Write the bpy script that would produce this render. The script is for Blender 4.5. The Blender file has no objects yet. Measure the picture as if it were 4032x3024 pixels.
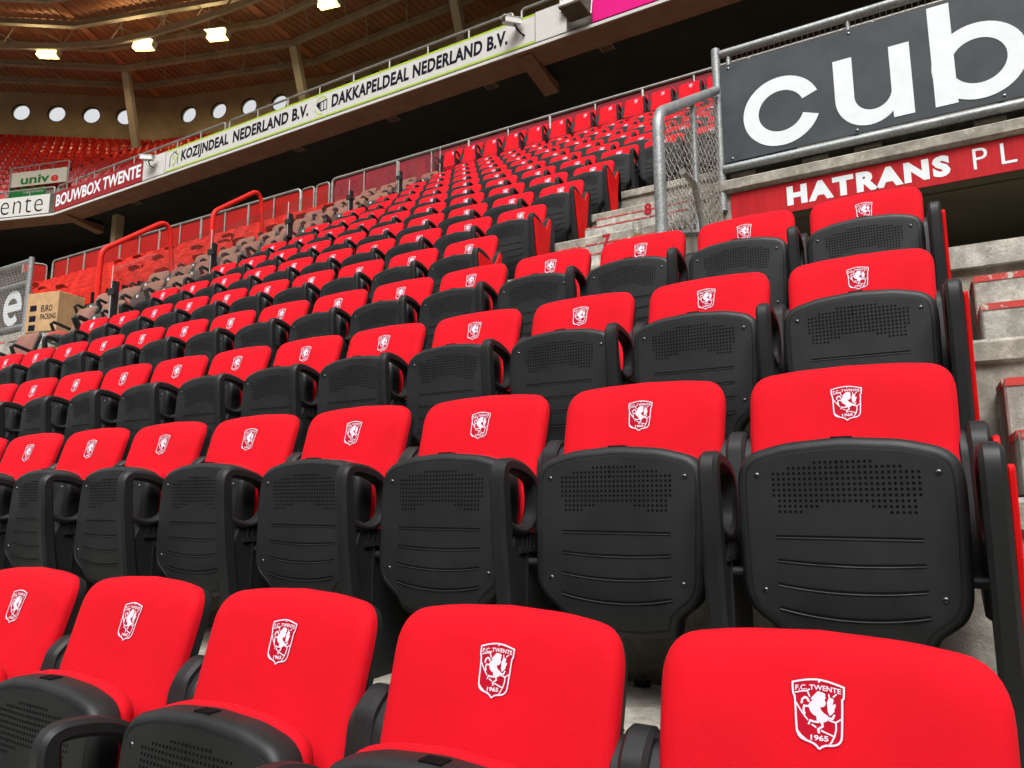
import bpy, bmesh, math, random
import numpy as np
from mathutils import Vector, Matrix
random.seed(7)
R = math.radians
SC = bpy.context.scene
COL = SC.collection

# ---------------------------------------------------------------- camera, sky, sun, exposure
CAMZ = 1.6176
YAW, PITCH, ROLL, FPX = R(29.7807), R(9.023), R(-0.1096), 2849.43
_cy, _sy, _cp, _sp = math.cos(YAW), math.sin(YAW), math.cos(PITCH), math.sin(PITCH)
CF = Vector((-_sy*_cp, _cy*_cp, _sp)); _r = Vector((_cy, _sy, 0)); _u = _r.cross(CF)
CR = math.cos(ROLL)*_r + math.sin(ROLL)*_u; CU = -math.sin(ROLL)*_r + math.cos(ROLL)*_u
cam = bpy.data.cameras.new('camera'); camo = bpy.data.objects.new('camera', cam); COL.objects.link(camo)
cam.sensor_width = 36; cam.lens = FPX/4032*36; cam.clip_start = .05; cam.clip_end = 2000
camo.matrix_world = Matrix(((CR.x, CU.x, -CF.x, 0), (CR.y, CU.y, -CF.y, 0), (CR.z, CU.z, -CF.z, CAMZ), (0, 0, 0, 1)))
SC.camera = camo

SUN_EL, SUN_AZ = 54, 152          # degrees; azimuth measured from +y clockwise: behind the camera, to the right
W_ = bpy.data.worlds.new('World'); SC.world = W_; W_.use_nodes = True
nt = W_.node_tree; nt.nodes.clear()
out = nt.nodes.new('ShaderNodeOutputWorld'); bg = nt.nodes.new('ShaderNodeBackground')
sky = nt.nodes.new('ShaderNodeTexSky'); sky.sky_type = 'NISHITA'; sky.sun_disc = False
sky.sun_elevation = R(SUN_EL); sky.sun_rotation = R(SUN_AZ); sky.air_density = 1.0; sky.dust_density = 7.0; sky.ozone_density = 1.0
hs = nt.nodes.new('ShaderNodeHueSaturation'); hs.inputs['Saturation'].default_value = 0.10
nt.links.new(sky.outputs[0], hs.inputs['Color']); nt.links.new(hs.outputs[0], bg.inputs[0]); nt.links.new(bg.outputs[0], out.inputs[0])
bg.inputs[1].default_value = 0.15
sl = bpy.data.lights.new('sun', 'SUN'); sl.energy = 0.9; sl.angle = R(35); sl.color = (1, .97, .93)
slo = bpy.data.objects.new('sun', sl); COL.objects.link(slo)
_d = Vector((math.sin(R(SUN_AZ))*math.cos(R(SUN_EL)), math.cos(R(SUN_AZ))*math.cos(R(SUN_EL)), math.sin(R(SUN_EL))))
slo.rotation_euler = _d.to_track_quat('Z', 'Y').to_euler(); slo.location = _d*60
SC.view_settings.view_transform = 'Standard'; SC.view_settings.look = 'None'; SC.view_settings.gamma = 1
SC.view_settings.exposure = 1.0
try: SC.view_settings.use_curve_mapping = False
except Exception: pass
SC.cycles.max_bounces = 6; SC.cycles.diffuse_bounces = 3; SC.cycles.glossy_bounces = 3; SC.cycles.transmission_bounces = 4; SC.cycles.transparent_max_bounces = 12
SC.cycles.caustics_reflective = False; SC.cycles.caustics_refractive = False

# ---------------------------------------------------------------- pixel helpers (4032 x 3024 photograph -> directions)
def ray(x, y): return CF + CR*((x-2016)/FPX) - CU*((y-1512)/FPX)
EYE = Vector((0, 0, CAMZ))
def ony(x, y, Y): d = ray(x, y); return EYE + d*(Y/d.y)
def onx(x, y, X): d = ray(x, y); return EYE + d*(X/d.x)
def onz(x, y, Z): d = ray(x, y); return EYE + d*((Z-CAMZ)/d.z)
def project(P):
    q = Vector(P)-EYE; w = q.dot(CF)
    if w < .05: return None
    return 2016+FPX*q.dot(CR)/w, 1512-FPX*q.dot(CU)/w

# ---------------------------------------------------------------- materials
def _mat(name):
    m = bpy.data.materials.new(name); m.use_nodes = True
    n = m.node_tree; b = n.nodes['Principled BSDF']; return m, n, b
def _pos(n, scale=1):
    g = n.nodes.new('ShaderNodeNewGeometry'); mp = n.nodes.new('ShaderNodeMapping')
    if not isinstance(scale, (tuple, list)): scale = (scale,)*3
    mp.inputs['Scale'].default_value = scale
    n.links.new(g.outputs['Position'], mp.inputs[0]); return mp.outputs[0]
def _obj(n, scale=1):
    g = n.nodes.new('ShaderNodeTexCoord'); mp = n.nodes.new('ShaderNodeMapping')
    if not isinstance(scale, (tuple, list)): scale = (scale,)*3
    mp.inputs['Scale'].default_value = scale
    n.links.new(g.outputs['Object'], mp.inputs[0]); return mp.outputs[0]
def _noise(n, vec, scale, detail=4, rough=.6):
    t = n.nodes.new('ShaderNodeTexNoise'); t.inputs['Scale'].default_value = scale
    t.inputs['Detail'].default_value = detail; t.inputs['Roughness'].default_value = rough
    n.links.new(vec, t.inputs['Vector']); return t.outputs[0]
def _ramp(n, fac, stops):
    r = n.nodes.new('ShaderNodeValToRGB'); e = r.color_ramp.elements
    while len(e) < len(stops): e.new(.5)
    for el, (p, c) in zip(e, stops): el.position = p; el.color = (*c, 1)
    n.links.new(fac, r.inputs[0]); return r.outputs[0]
def _bump(n, b, h, strength, dist=.002):
    bp = n.nodes.new('ShaderNodeBump'); bp.inputs['Strength'].default_value = strength; bp.inputs['Distance'].default_value = dist
    n.links.new(h, bp.inputs['Height']); n.links.new(bp.outputs[0], b.inputs['Normal'])
def _mix(n, fac, a, c, mode='MIX'):
    m = n.nodes.new('ShaderNodeMix'); m.data_type = 'RGBA'; m.blend_type = mode
    if isinstance(fac, (int, float)): m.inputs[0].default_value = fac
    else: n.links.new(fac, m.inputs[0])
    for i, v in ((6, a), (7, c)):
        if isinstance(v, tuple): m.inputs[i].default_value = (*v, 1)
        else: n.links.new(v, m.inputs[i])
    return m.outputs[2]
def simple(name, col, rough=.5, metal=0, vary=.12, vscale=6, bump=0, bscale=300, spec=.1, bdist=.001):
    m, n, b = _mat(name); v = _pos(n)
    f = _noise(n, v, vscale, 5)
    lo = tuple(max(0, c*(1-vary)) for c in col); hi = tuple(min(1, c*(1+vary)) for c in col)
    n.links.new(_ramp(n, f, [(.3, lo), (.7, hi)]), b.inputs['Base Color'])
    b.inputs['Roughness'].default_value = rough; b.inputs['Metallic'].default_value = metal
    b.inputs['Specular IOR Level'].default_value = spec
    if bump: _bump(n, b, _noise(n, v, bscale, 2), bump, bdist)
    return m
M = {}
def fabric(name, col, vary, fade=None):
    m, n, b = _mat(name); v = _pos(n)
    f = _noise(n, v, 5, 4); c = _ramp(n, f, [(.3, tuple(x*(1-vary) for x in col)), (.7, tuple(min(1, x*(1+vary)) for x in col))])
    if fade:
        f2 = _noise(n, v, 1.3, 5); f3 = _ramp(n, f2, [(.35, (0, 0, 0)), (.65, (1, 1, 1))]); c = _mix(n, f3, c, fade)
    n.links.new(c, b.inputs['Base Color']); b.inputs['Roughness'].default_value = .78; b.inputs['Specular IOR Level'].default_value = .12
    b.inputs['Sheen Weight'].default_value = .04; b.inputs['Sheen Roughness'].default_value = .4; b.inputs['Sheen Tint'].default_value = (1, .35, .35, 1)
    w = n.nodes.new('ShaderNodeMath'); w.operation = 'ADD'
    n.links.new(_noise(n, v, 900, 2), w.inputs[0]); n.links.new(_noise(n, v, 16, 3), w.inputs[1])
    _bump(n, b, w.outputs[0], .35, .0022)
    return m
M['red_fabric'] = fabric('red_fabric', (.53, .0032, .011), .07)
M['faded_fabric'] = fabric('faded_fabric', (.20, .090, .075), .2, (.24, .135, .095))
M['faded_red'] = fabric('faded_red', (.33, .03, .03), .2, (.30, .09, .07))
def black_plastic():
    m, n, b = _mat('black_plastic'); v = _pos(n)
    f = _noise(n, v, 5.5, 8, .7); n.links.new(_ramp(n, f, [(.25, (.0085, .0092, .0096)), (.75, (.0175, .0187, .0195))]), b.inputs['Base Color'])
    f2 = _noise(n, v, 9, 6, .7); r = n.nodes.new('ShaderNodeMapRange'); r.inputs[3].default_value = .36; r.inputs[4].default_value = .62
    n.links.new(f2, r.inputs[0]); n.links.new(r.outputs[0], b.inputs['Roughness'])
    b.inputs['Specular IOR Level'].default_value = .3
    _bump(n, b, _noise(n, v, 700, 2), .2, .001); return m
M['black'] = black_plastic()
M['dark_hole'] = simple('dark_hole', (.003, .003, .003), .9, spec=.1)
M['screw'] = simple('screw_metal', (.14, .14, .145), .38, 1)
M['crest_red'] = simple('crest_red', (.36, .003, .016), .75, spec=.1)
M['crest_white'] = simple('crest_white', (.62, .57, .66), .7, vary=.05, bump=.3, bscale=900)
M['panel_red'] = simple('end_panel_red', (.60, .006, .008), .5, vary=.08)
M['red_plastic'] = simple('red_plastic', (.45, .016, .009), .6, vary=.18, vscale=3)
M['shell_red'] = simple('shell_red', (.68, .024, .015), .25, vary=.2, vscale=2, spec=.5)
M['red_paint'] = simple('red_paint', (.62, .02, .015), .35, vary=.08)
def concrete(name, a, bcol, stain=.6):
    m, n, b = _mat(name); v = _pos(n)
    f = _noise(n, v, 2.2, 8, .65); c = _ramp(n, f, [(.3, a), (.7, bcol)])
    g = _noise(n, v, 14, 8, .75); c = _mix(n, _ramp(n, g, [(.35, (stain,)*3), (.62, (0,)*3)]), c, tuple(x*.55 for x in a))
    sv = _noise(n, _pos(n, (9, 9, .9)), 2.4, 5); c = _mix(n, _ramp(n, sv, [(.52, (0,)*3), (.75, (.45,)*3)]), c, tuple(x*.5 for x in a))
    bl = _noise(n, v, 6.5, 9, .8); c = _mix(n, _ramp(n, bl, [(.40, (.55,)*3), (.50, (0,)*3)]), c, tuple(x*.62 for x in a)); c = _mix(n, _ramp(n, bl, [(.52, (0,)*3), (.60, (.5,)*3)]), c, tuple(min(1, x*1.25) for x in bcol))
    sp = _noise(n, v, 75, 2, .5); c = _mix(n, _ramp(n, sp, [(.70, (0,)*3), (.76, (.85,)*3)]), c, (.03, .028, .025))
    n.links.new(c, b.inputs['Base Color']); b.inputs['Roughness'].default_value = .9; b.inputs['Specular IOR Level'].default_value = .2
    w = n.nodes.new('ShaderNodeMath'); w.operation = 'ADD'; n.links.new(g, w.inputs[0]); n.links.new(_noise(n, v, 160, 3), w.inputs[1])
    _bump(n, b, w.outputs[0], .5, .004); return m
M['concrete'] = concrete('concrete', (.26, .24, .20), (.40, .375, .325))
M['step_concrete'] = concrete('step_concrete', (.34, .33, .29), (.56, .545, .49), .8)
M['wall_concrete'] = simple('wall_concrete', (.50, .385, .25), .9, vary=.16, vscale=.9)
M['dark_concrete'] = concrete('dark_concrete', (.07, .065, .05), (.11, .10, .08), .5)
def nosing():
    m, n, b = _mat('nosing_paint'); v = _pos(n)
    f = _noise(n, v, 22, 6, .7)
    n.links.new(_ramp(n, f, [(.40, (.46, .43, .37)), (.46, (.42, .05, .04)), (.7, (.52, .035, .025))]), b.inputs['Base Color'])
    b.inputs['Roughness'].default_value = .8; return m
M['nosing'] = nosing()
M['number_paint'] = simple('number_paint', (.33, .018, .03), .8, vary=.3, vscale=30)
def galv(name, a, c, rough):
    m, n, b = _mat(name); v = _pos(n)
    vo = n.nodes.new('ShaderNodeTexVoronoi'); vo.inputs['Scale'].default_value = 120; n.links.new(v, vo.inputs['Vector'])
    f = _noise(n, v, 60, 5, .7); k = _mix(n, _ramp(n, f, [(.38, (0,)*3), (.62, (1,)*3)]), a, c)
    g = _noise(n, v, 5, 6); k = _mix(n, _ramp(n, g, [(.5, (0,)*3), (.75, (.6,)*3)]), k, tuple(x*.5 for x in a))
    k = _mix(n, .18, k, vo.outputs['Color'], 'SOFT_LIGHT')
    n.links.new(k, b.inputs['Base Color']); b.inputs['Roughness'].default_value = rough; b.inputs['Metallic'].default_value = .45
    _bump(n, b, f, .15, .001); return m
M['galv'] = galv('galvanised_steel', (.17, .18, .18), (.34, .36, .36), .48)
M['rail_grey'] = galv('weathered_rail', (.22, .21, .19), (.34, .33, .30), .5)
M['wire'] = simple('mesh_wire', (.42, .41, .38), .5, .3)
M['sign_grey'] = simple('sign_grey', (.055, .063, .069), .38, vary=.16, vscale=4)
M['sign_brown'] = simple('sign_brown', (.045, .026, .022), .5, vary=.2)
M['sign_white'] = simple('sign_white', (.66, .70, .72), .45, vary=.05, vscale=9)
M['banner_white'] = simple('banner_white', (.52, .51, .48), .5, vary=.05)
M['cream'] = simple('cream_board', (.55, .50, .40), .5, vary=.06)
def wornred():
    m, n, b = _mat('worn_red_board'); v = _pos(n)
    f = _noise(n, _pos(n, (14, 14, 1.6)), 1.5, 6, .7); c = _ramp(n, f, [(.35, (.34, .012, .016)), (.6, (.44, .015, .020)), (.78, (.30, .02, .02))])
    n.links.new(c, b.inputs['Base Color']); b.inputs['Roughness'].default_value = .55; b.inputs['Specular IOR Level'].default_value = .1; return m
M['worn_red'] = wornred()
M['banner_red'] = simple('banner_red', (.25, .005, .007), .4, vary=.15, spec=.15)
M['magenta'] = simple('magenta_board', (.62, .003, .18), .4, vary=.05)
M['green'] = simple('lime_green', (.33, .47, .03), .5, vary=.05)
M['dark_green'] = simple('dark_green', (.012, .17, .03), .5, vary=.05)
M['navy'] = simple('navy_ink', (.010, .010, .017), .6, vary=.05, spec=.05)
M['ink'] = simple('black_ink', (.010, .010, .011), .6, vary=.05, spec=.05)
M['maroon'] = simple('maroon_panel', (.22, .020, .030), .55, vary=.12, vscale=1.2)
M['bright_panel'] = simple('scarlet_panel', (.32, .010, .007), .6, vary=.12, vscale=1.2)
M['soffit'] = simple('brown_soffit', (.26, .125, .075), .8, vary=.15, vscale=2.5, bump=.3, bscale=40, bdist=.01)
M['interior_shade'] = simple('shade_dark_interior', (.030, .026, .020), .8, vary=.2, vscale=1)  # deep concourse shade put into the colour of wall, ceiling and frames
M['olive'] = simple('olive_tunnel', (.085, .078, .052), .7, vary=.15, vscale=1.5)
M['roof'] = simple('roof_sheet', (.46, .21, .115), .5, vary=.2, vscale=.6)
M['rafter'] = simple('rafter_orange', (.62, .26, .13), .6, vary=.1)
M['beam'] = simple('roof_beam', (.44, .37, .27), .6, vary=.2, vscale=1.2)
M['card'] = simple('cardboard', (.42, .27, .14), .85, vary=.15, vscale=8)
M['steel'] = simple('housing_white', (.66, .66, .64), .4, vary=.06)
M['grass'] = simple('pitch_grass', (.17, .185, .12), .9, vary=.3, vscale=3); M['stand_far'] = simple('far_stand_seats', (.22, .06, .05), .7, vary=.3, vscale=.4)
M['grey_pan'] = simple('grey_pan', (.055, .06, .055), .5, vary=.2)
M['rust'] = simple('plywood_edge', (.10, .075, .05), .8, vary=.2)
def glass(name, tint, rough=.03, trans=.9):
    m, n, b = _mat(name); n.nodes.remove(b); o = n.nodes['Material Output']
    t = n.nodes.new('ShaderNodeBsdfTransparent'); t.inputs[0].default_value = (*tint, 1)
    g = n.nodes.new('ShaderNodeBsdfGlossy'); g.inputs['Roughness'].default_value = rough
    lw = n.nodes.new('ShaderNodeLayerWeight'); lw.inputs[0].default_value = .5; pw = n.nodes.new('ShaderNodeMath'); pw.operation = 'POWER'; pw.inputs[1].default_value = 4.5; n.links.new(lw.outputs['Facing'], pw.inputs[0]); fr = n.nodes.new('ShaderNodeMath'); fr.operation = 'MULTIPLY_ADD'; fr.inputs[1].default_value = .7; fr.inputs[2].default_value = .035; n.links.new(pw.outputs[0], fr.inputs[0])
    dn = _noise(n, _pos(n), 3, 5); mx = n.nodes.new('ShaderNodeMixShader'); n.links.new(fr.outputs[0], mx.inputs[0])
    n.links.new(t.outputs[0], mx.inputs[1]); n.links.new(g.outputs[0], mx.inputs[2])
    df = n.nodes.new('ShaderNodeBsdfDiffuse'); df.inputs[0].default_value = (.5, .5, .45, 1); m2 = n.nodes.new('ShaderNodeMixShader')
    rr = n.nodes.new('ShaderNodeMapRange'); rr.inputs[1].default_value = .3; rr.inputs[2].default_value = .8; rr.inputs[3].default_value = 0; rr.inputs[4].default_value = 1-trans
    n.links.new(dn, rr.inputs[0]); n.links.new(rr.outputs[0], m2.inputs[0]); n.links.new(mx.outputs[0], m2.inputs[1]); n.links.new(df.outputs[0], m2.inputs[2])
    n.links.new(m2.outputs[0], o.inputs[0]); return m
M['glass'] = glass('screen_glass', (.90, .92, .90), .03, .95)
M['window_glass'] = glass('porthole_glass', (.99, .99, .99), .05, .995)
M['dark_glass'] = simple('dark_glazing', (.07, .068, .045), .3, vary=.2)
M['cup'] = glass('clear_cup', (.93, .94, .93), .08, .8)
M['beer'] = simple('amber_beer', (.52, .24, .03), .2, vary=.1)
def emis(name, col, st):
    m, n, b = _mat(name); b.inputs['Base Color'].default_value = (*col, 1); b.inputs['Emission Color'].default_value = (*col, 1); b.inputs['Emission Strength'].default_value = st
    return m
M['lamp'] = emis('lamp_glow', (1, .76, .22), 1.7); M['lamp_core'] = emis('lamp_core', (1, .82, .45), 100)

# ---------------------------------------------------------------- mesh tools
def offset(P, d):
    n = len(P); A = sum(P[i][0]*P[(i+1) % n][1]-P[(i+1) % n][0]*P[i][1] for i in range(n)); s = 1 if A > 0 else -1
    o = []
    for i in range(n):
        a = Vector(P[i-1]); b = Vector(P[i]); c = Vector(P[(i+1) % n])
        e1 = (b-a); e2 = (c-b)
        if e1.length < 1e-9 or e2.length < 1e-9: o.append(tuple(b)); continue
        e1.normalize(); e2.normalize(); n1 = Vector((-e1.y, e1.x))*s; n2 = Vector((-e2.y, e2.x))*s
        m = n1+n2; k = m.dot(n1)
        m = m/max(k, .35); o.append((b.x+m.x*d, b.y+m.y*d))
    return o
class MB:
    def __init__(s): s.v = []; s.f = []; s.m = []
    def add(s, vs, fs, mi=0):
        b = len(s.v); s.v += [tuple(v) for v in vs]
        for f in fs: s.f.append(tuple(i+b for i in f)); s.m.append(mi)
    def box(s, lo, hi, mi=0):
        x0, y0, z0 = lo; x1, y1, z1 = hi
        s.add([(x0, y0, z0), (x1, y0, z0), (x1, y1, z0), (x0, y1, z0), (x0, y0, z1), (x1, y0, z1), (x1, y1, z1), (x0, y1, z1)],
              [(0, 3, 2, 1), (4, 5, 6, 7), (0, 1, 5, 4), (1, 2, 6, 5), (2, 3, 7, 6), (3, 0, 4, 7)], mi)
    def beam(s, a, b, w, h, up=(0, 0, 1), mi=0):
        a = Vector(a); b = Vector(b); d = (b-a).normalized(); sd = d.cross(Vector(up)).normalized(); u = sd.cross(d)
        vs = []
        for p in (a, b):
            for i, j in ((-1, -1), (1, -1), (1, 1), (-1, 1)): vs.append(p+sd*(i*w/2)+u*(j*h/2))
        s.add(vs, [(0, 1, 2, 3), (7, 6, 5, 4), (0, 4, 5, 1), (1, 5, 6, 2), (2, 6, 7, 3), (3, 7, 4, 0)], mi)
    def tube(s, path, r, seg=10, mi=0, closed=False):
        P = [Vector(p) for p in path]; n = len(P); rs = r if isinstance(r, list) else [r]*n
        d0 = (P[1]-P[0]).normalized(); ref = Vector((0, 0, 1)) if abs(d0.z) < .9 else Vector((1, 0, 0))
        u = d0.cross(ref).normalized(); vs = []
        for i in range(n):
            if closed: d = (P[(i+1) % n]-P[i-1]).normalized()
            elif i == 0: d = d0
            elif i == n-1: d = (P[-1]-P[-2]).normalized()
            else: d = ((P[i]-P[i-1]).normalized()+(P[i+1]-P[i]).normalized()).normalized()
            u = (u-d*u.dot(d)).normalized(); w = d.cross(u)
            for k in range(seg):
                a = 2*math.pi*k/seg; vs.append(P[i]+u*(math.cos(a)*rs[i])+w*(math.sin(a)*rs[i]))
        fs = []; L = n if closed else n-1
        for i in range(L):
            for k in range(seg):
                a = i*seg+k; b = i*seg+(k+1) % seg; c = ((i+1) % n)*seg+(k+1) % seg; d = ((i+1) % n)*seg+k; fs.append((a, b, c, d))
        if not closed: fs.append(tuple(range(seg-1, -1, -1))); fs.append(tuple((n-1)*seg+k for k in range(seg)))
        s.add(vs, fs, mi)
    def rings(s, rings, mi=0, cap0=True, cap1=True):
        n = len(rings[0]); vs = [p for r in rings for p in r]; fs = []
        for i in range(len(rings)-1):
            for k in range(n): fs.append((i*n+k, i*n+(k+1) % n, (i+1)*n+(k+1) % n, (i+1)*n+k))
        if cap0: fs.append(tuple(range(n-1, -1, -1)))
        if cap1: fs.append(tuple((len(rings)-1)*n+k for k in range(n)))
        s.add(vs, fs, mi)
    def prism(s, poly, t0, t1, fmap, ch=0, mi=0):
        q = offset(poly, ch) if ch else poly
        if ch: L = [(q, t0), (poly, t0+ch), (poly, t1-ch), (q, t1)]
        else: L = [(poly, t0), (poly, t1)]
        s.rings([[fmap(a, b, t) for a, b in p] for p, t in L], mi)
    def stroke(s, pts, w, fmap, t, closed=False, mi=0):
        P = [Vector(p) for p in pts]; n = len(P); vs = []
        for i in range(n):
            if closed: a, c = P[i-1], P[(i+1) % n]
            else: a, c = P[max(i-1, 0)], P[min(i+1, n-1)]
            e1 = (P[i]-a); e2 = (c-P[i])
            e1 = e1.normalized() if e1.length > 1e-9 else e2.normalized(); e2 = e2.normalized() if e2.length > 1e-9 else e1
            n1 = Vector((-e1.y, e1.x)); n2 = Vector((-e2.y, e2.x)); m = n1+n2; m = m/max(m.dot(n1), .6)
            vs.append(fmap(*(P[i]+m*w/2), t)); vs.append(fmap(*(P[i]-m*w/2), t))
        fs = []
        for i in range(n if closed else n-1):
            j = (i+1) % n; fs.append((2*i, 2*j, 2*j+1, 2*i+1))
        s.add(vs, fs, mi)
    def mesh(s, name, mats, smooth=None, fixn=True):
        me = bpy.data.meshes.new(name); me.from_pydata(s.v, [], s.f)
        for m in (mats if isinstance(mats, (list, tuple)) else [mats]): me.materials.append(M[m] if isinstance(m, str) else m)
        me.polygons.foreach_set('material_index', s.m)
        if fixn:
            bm = bmesh.new(); bm.from_mesh(me); bmesh.ops.recalc_face_normals(bm, faces=bm.faces); bm.to_mesh(me); bm.free()
        if smooth:
            me.polygons.foreach_set('use_smooth', [True]*len(me.polygons)); me.set_sharp_from_angle(angle=R(smooth))
        me.update(); return me
    def build(s, name, mats, parent=None, smooth=None, fixn=True, loc=None):
        return link(name, s.mesh(name, mats, smooth, fixn), parent, loc)
def link(name, me, parent=None, loc=None):
    o = bpy.data.objects.new(name, me); COL.objects.link(o)
    if parent: o.parent = parent
    if loc: o.location = loc
    return o
def tag(o, label=None, cat=None, group=None, kind=None):
    if label: o['label'] = label
    if cat: o['category'] = cat
    if group: o['group'] = group
    if kind: o['kind'] = kind
    return o
def thing(name, label, cat, loc=(0, 0, 0), group=None, rz=0):
    o = bpy.data.objects.new(name, None); COL.objects.link(o); o.location = loc; o.rotation_euler = (0, 0, rz); o.empty_display_size = .1
    return tag(o, label, cat, group)
ORD = ['zeroth', 'first', 'second', 'third', 'fourth', 'fifth', 'sixth', 'seventh', 'eighth', 'ninth', 'tenth', 'eleventh', 'twelfth', 'thirteenth',
       'fourteenth', 'fifteenth', 'sixteenth', 'seventeenth', 'eighteenth', 'nineteenth', 'twentieth']
def ordn(n):
    if n <= 20: return ORD[n]
    t = ['', '', 'twenty', 'thirty', 'forty', 'fifty'][n//10]; return (t+'-'+ORD[n % 10]) if n % 10 else {20: 'twentieth', 30: 'thirtieth', 40: 'fortieth'}[n]

# text meshes are made first, while the scene is small
_TX = {}
def text_geo(s, bold=0, shear=0, spacing=1.0):
    k = (s, bold, shear, spacing)
    if k in _TX: return _TX[k]
    c = bpy.data.curves.new('txt', 'FONT'); c.body = s; c.size = 1; c.offset = bold; c.shear = shear; c.space_character = spacing; c.resolution_u = 3
    o = bpy.data.objects.new('txt', c); COL.objects.link(o); bpy.context.view_layer.update()
    me = o.evaluated_get(bpy.context.evaluated_depsgraph_get()).to_mesh()
    vs = [(v.co.x, v.co.y) for v in me.vertices]; fs = [tuple(p.vertices) for p in me.polygons]
    bpy.data.objects.remove(o); bpy.data.curves.remove(c)
    x0 = min(v[0] for v in vs); x1 = max(v[0] for v in vs); y0 = min(v[1] for v in vs); y1 = max(v[1] for v in vs)
    vs = [((x-x0)/(x1-x0), (y-y0)/(y1-y0)) for x, y in vs]
    _TX[k] = (vs, fs); return _TX[k]
def add_text(mb, s, fmap, mi=0, **kw):
    vs, fs = text_geo(s, **kw); mb.add([fmap(a, b) for a, b in vs], fs, mi)

# ---------------------------------------------------------------- grid of the stand
H, D, W = .53963, .8, .54168
BX, BY = -.16513, 1.17184                   # crest centre of the seat in row 1 at the right end
def seat_y(n): return BY+D*(n-1)
def fy(n): return BY+D*(n-2)+.15            # front edge of tread n
def fz(n): return n*H
BACKZ, BACKY, BSEAT = 8.10, 12.628, 8.545                # raised last row
XF, YS, XL = -1.5, 6.66, -13.9              # portal fence, sign plane, left portal edge
LAND = 2.735                                # landing level in front of the portals

# ---------------------------------------------------------------- setting: ground, terraces
mb = MB(); mb.box((-220, -260, -3.4), (220, 60, -3.2)); tag(mb.build('ground', 'grass'), kind='structure')
def far_stand(P0, P1, label):       # simple raked stand across the pitch, closes off the low sky as the bowl does
    P0 = Vector(P0); P1 = Vector(P1); t = (P1-P0).normalized(); nn = Vector((t.y, -t.x)); w = MB()
    prof = [(0, -3.2), (0, -1.5), (22, 12), (23, 12), (23, 14), (40, 25), (40, 29), (12, 30), (12, 31), (42, 30.5), (42, -3.2)]
    for i in range(len(prof)-1):
        (d0, z0), (d1, z1) = prof[i], prof[i+1]; a, b_ = P0+nn*d0, P1+nn*d0; c, d_ = P1+nn*d1, P0+nn*d1
        w.add([(a.x, a.y, z0), (b_.x, b_.y, z0), (c.x, c.y, z1), (d_.x, d_.y, z1)], [(0, 1, 2, 3)])
    tag(w.build('far_stand', 'stand_far', fixn=False), label, kind='structure')
far_stand((75, -84), (-75, -84), 'raked stand across the pitch'); far_stand((62, 10), (62, -90), 'raked stand at one end of the pitch'); far_stand((-62, -90), (-62, -22), 'raked stand at the other end of the pitch')
def profile(kind):
    P = []
    rows = list(range(-5, 15))
    for n in rows:
        z, y0, y1 = fz(n), fy(n), fy(n+1)
        if kind == 'portal' and 6 <= n <= 8: continue
        if kind == 'portal' and n == 5:
            P += [(y0+.025, z-H), (y0+.025, LAND-.085), (y0, LAND-.075), (y0, LAND-.012), (y0+.012, LAND), (YS+1.0, LAND), None]; continue
        if kind == 'portal' and n == 9: P += [(YS+.14, z-.25), (YS+.14, z-.10)]
        else: P += [(y0+.025, z-H if P else -3.3), (y0+.025, z-.085)]
        P += [(y0, z-.075), (y0, z-.012), (y0+.012, z), (y1+.025, z)]
    y15 = fy(15); P += [(y15+.025, BACKZ-.09), (y15, BACKZ-.08), (y15, BACKZ-.012), (y15+.012, BACKZ), (20, BACKZ)]
    return P
def terrace_mesh(segs):
    mb = MB()
    for x0, x1, kind in segs:
        P = profile(kind); n = len(P)
        for i in range(n-1):
            if P[i] is None or P[i+1] is None: continue
            mb.add([(x0, *P[i]), (x0, *P[i+1]), (x1, *P[i+1]), (x1, *P[i])], [(0, 1, 2, 3)])
        for X in (x0, x1):           # side cheeks under each tread
            for i in range(n-1):
                if P[i] is None or P[i+1] is None: continue
                (ya, za), (yb, zb) = P[i], P[i+1]
                if yb-ya > .3: mb.add([(X, ya, za-1.8), (X, yb, za-1.8), (X, yb, zb), (X, ya, za)], [(0, 1, 2, 3)])
    return mb
PORT_W = 7.2
terr = terrace_mesh([(-31, XL-PORT_W, 'full'), (XL-PORT_W, XL, 'portal'), (XL, XF, 'full'), (XF, XF+PORT_W, 'portal'), (XF+PORT_W, 12, 'full')])
terr = tag(terr.build('terrace', 'concrete', fixn=False), 'grey concrete terrace steps carrying the rows of seats', kind='structure')

for x0, x1 in ((XF, XF+PORT_W), (XL-PORT_W, XL)):
    w = MB(); w.box((x0+.004, fy(5)-.012, LAND-.10), (x1-.004, fy(5)+.5, LAND+.004)); tag(w.build('landing', 'step_concrete'), 'pale concrete landing in front of the portal', kind='structure')
# ---------------------------------------------------------------- aisle stairs: two-step blocks on each tread
def stair(name, x0, x1, rows, label, nh=.022):
    root = bpy.data.objects.new(name, None); COL.objects.link(root); tag(root, label, kind='structure')
    b = MB(); e = .012; d1, d2 = -.533, -.267
    P = [(d1, .003), (d1, H/3-e), (d1+e, H/3), (d2, H/3), (d2, 2*H/3-e), (d2+e, 2*H/3), (.022, 2*H/3), (.022, .003)]
    b.prism(P, 0, x1-x0, lambda a, c, t: (t, a, c), .006)
    me = b.mesh('step_block', 'step_concrete')
    q = MB()
    for d, z in ((d1, H/3), (d2, 2*H/3)):
        q.box((.004, d-.003, z-nh), (x1-x0-.004, d+.022, z+.003)); q.box((-.003, d+.03, z-.02), (.012, d+.25, z+.003))
    qm = q.mesh('nosing', 'nosing')
    for n in rows:
        o = link('step_block', me, root, (x0, fy(n+1), fz(n))); link('nosing', qm, o)
    return root
stair('aisle_stair', .22, 1.5, range(0, 5), 'concrete aisle steps with red edges at the right end of the lower rows')
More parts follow.
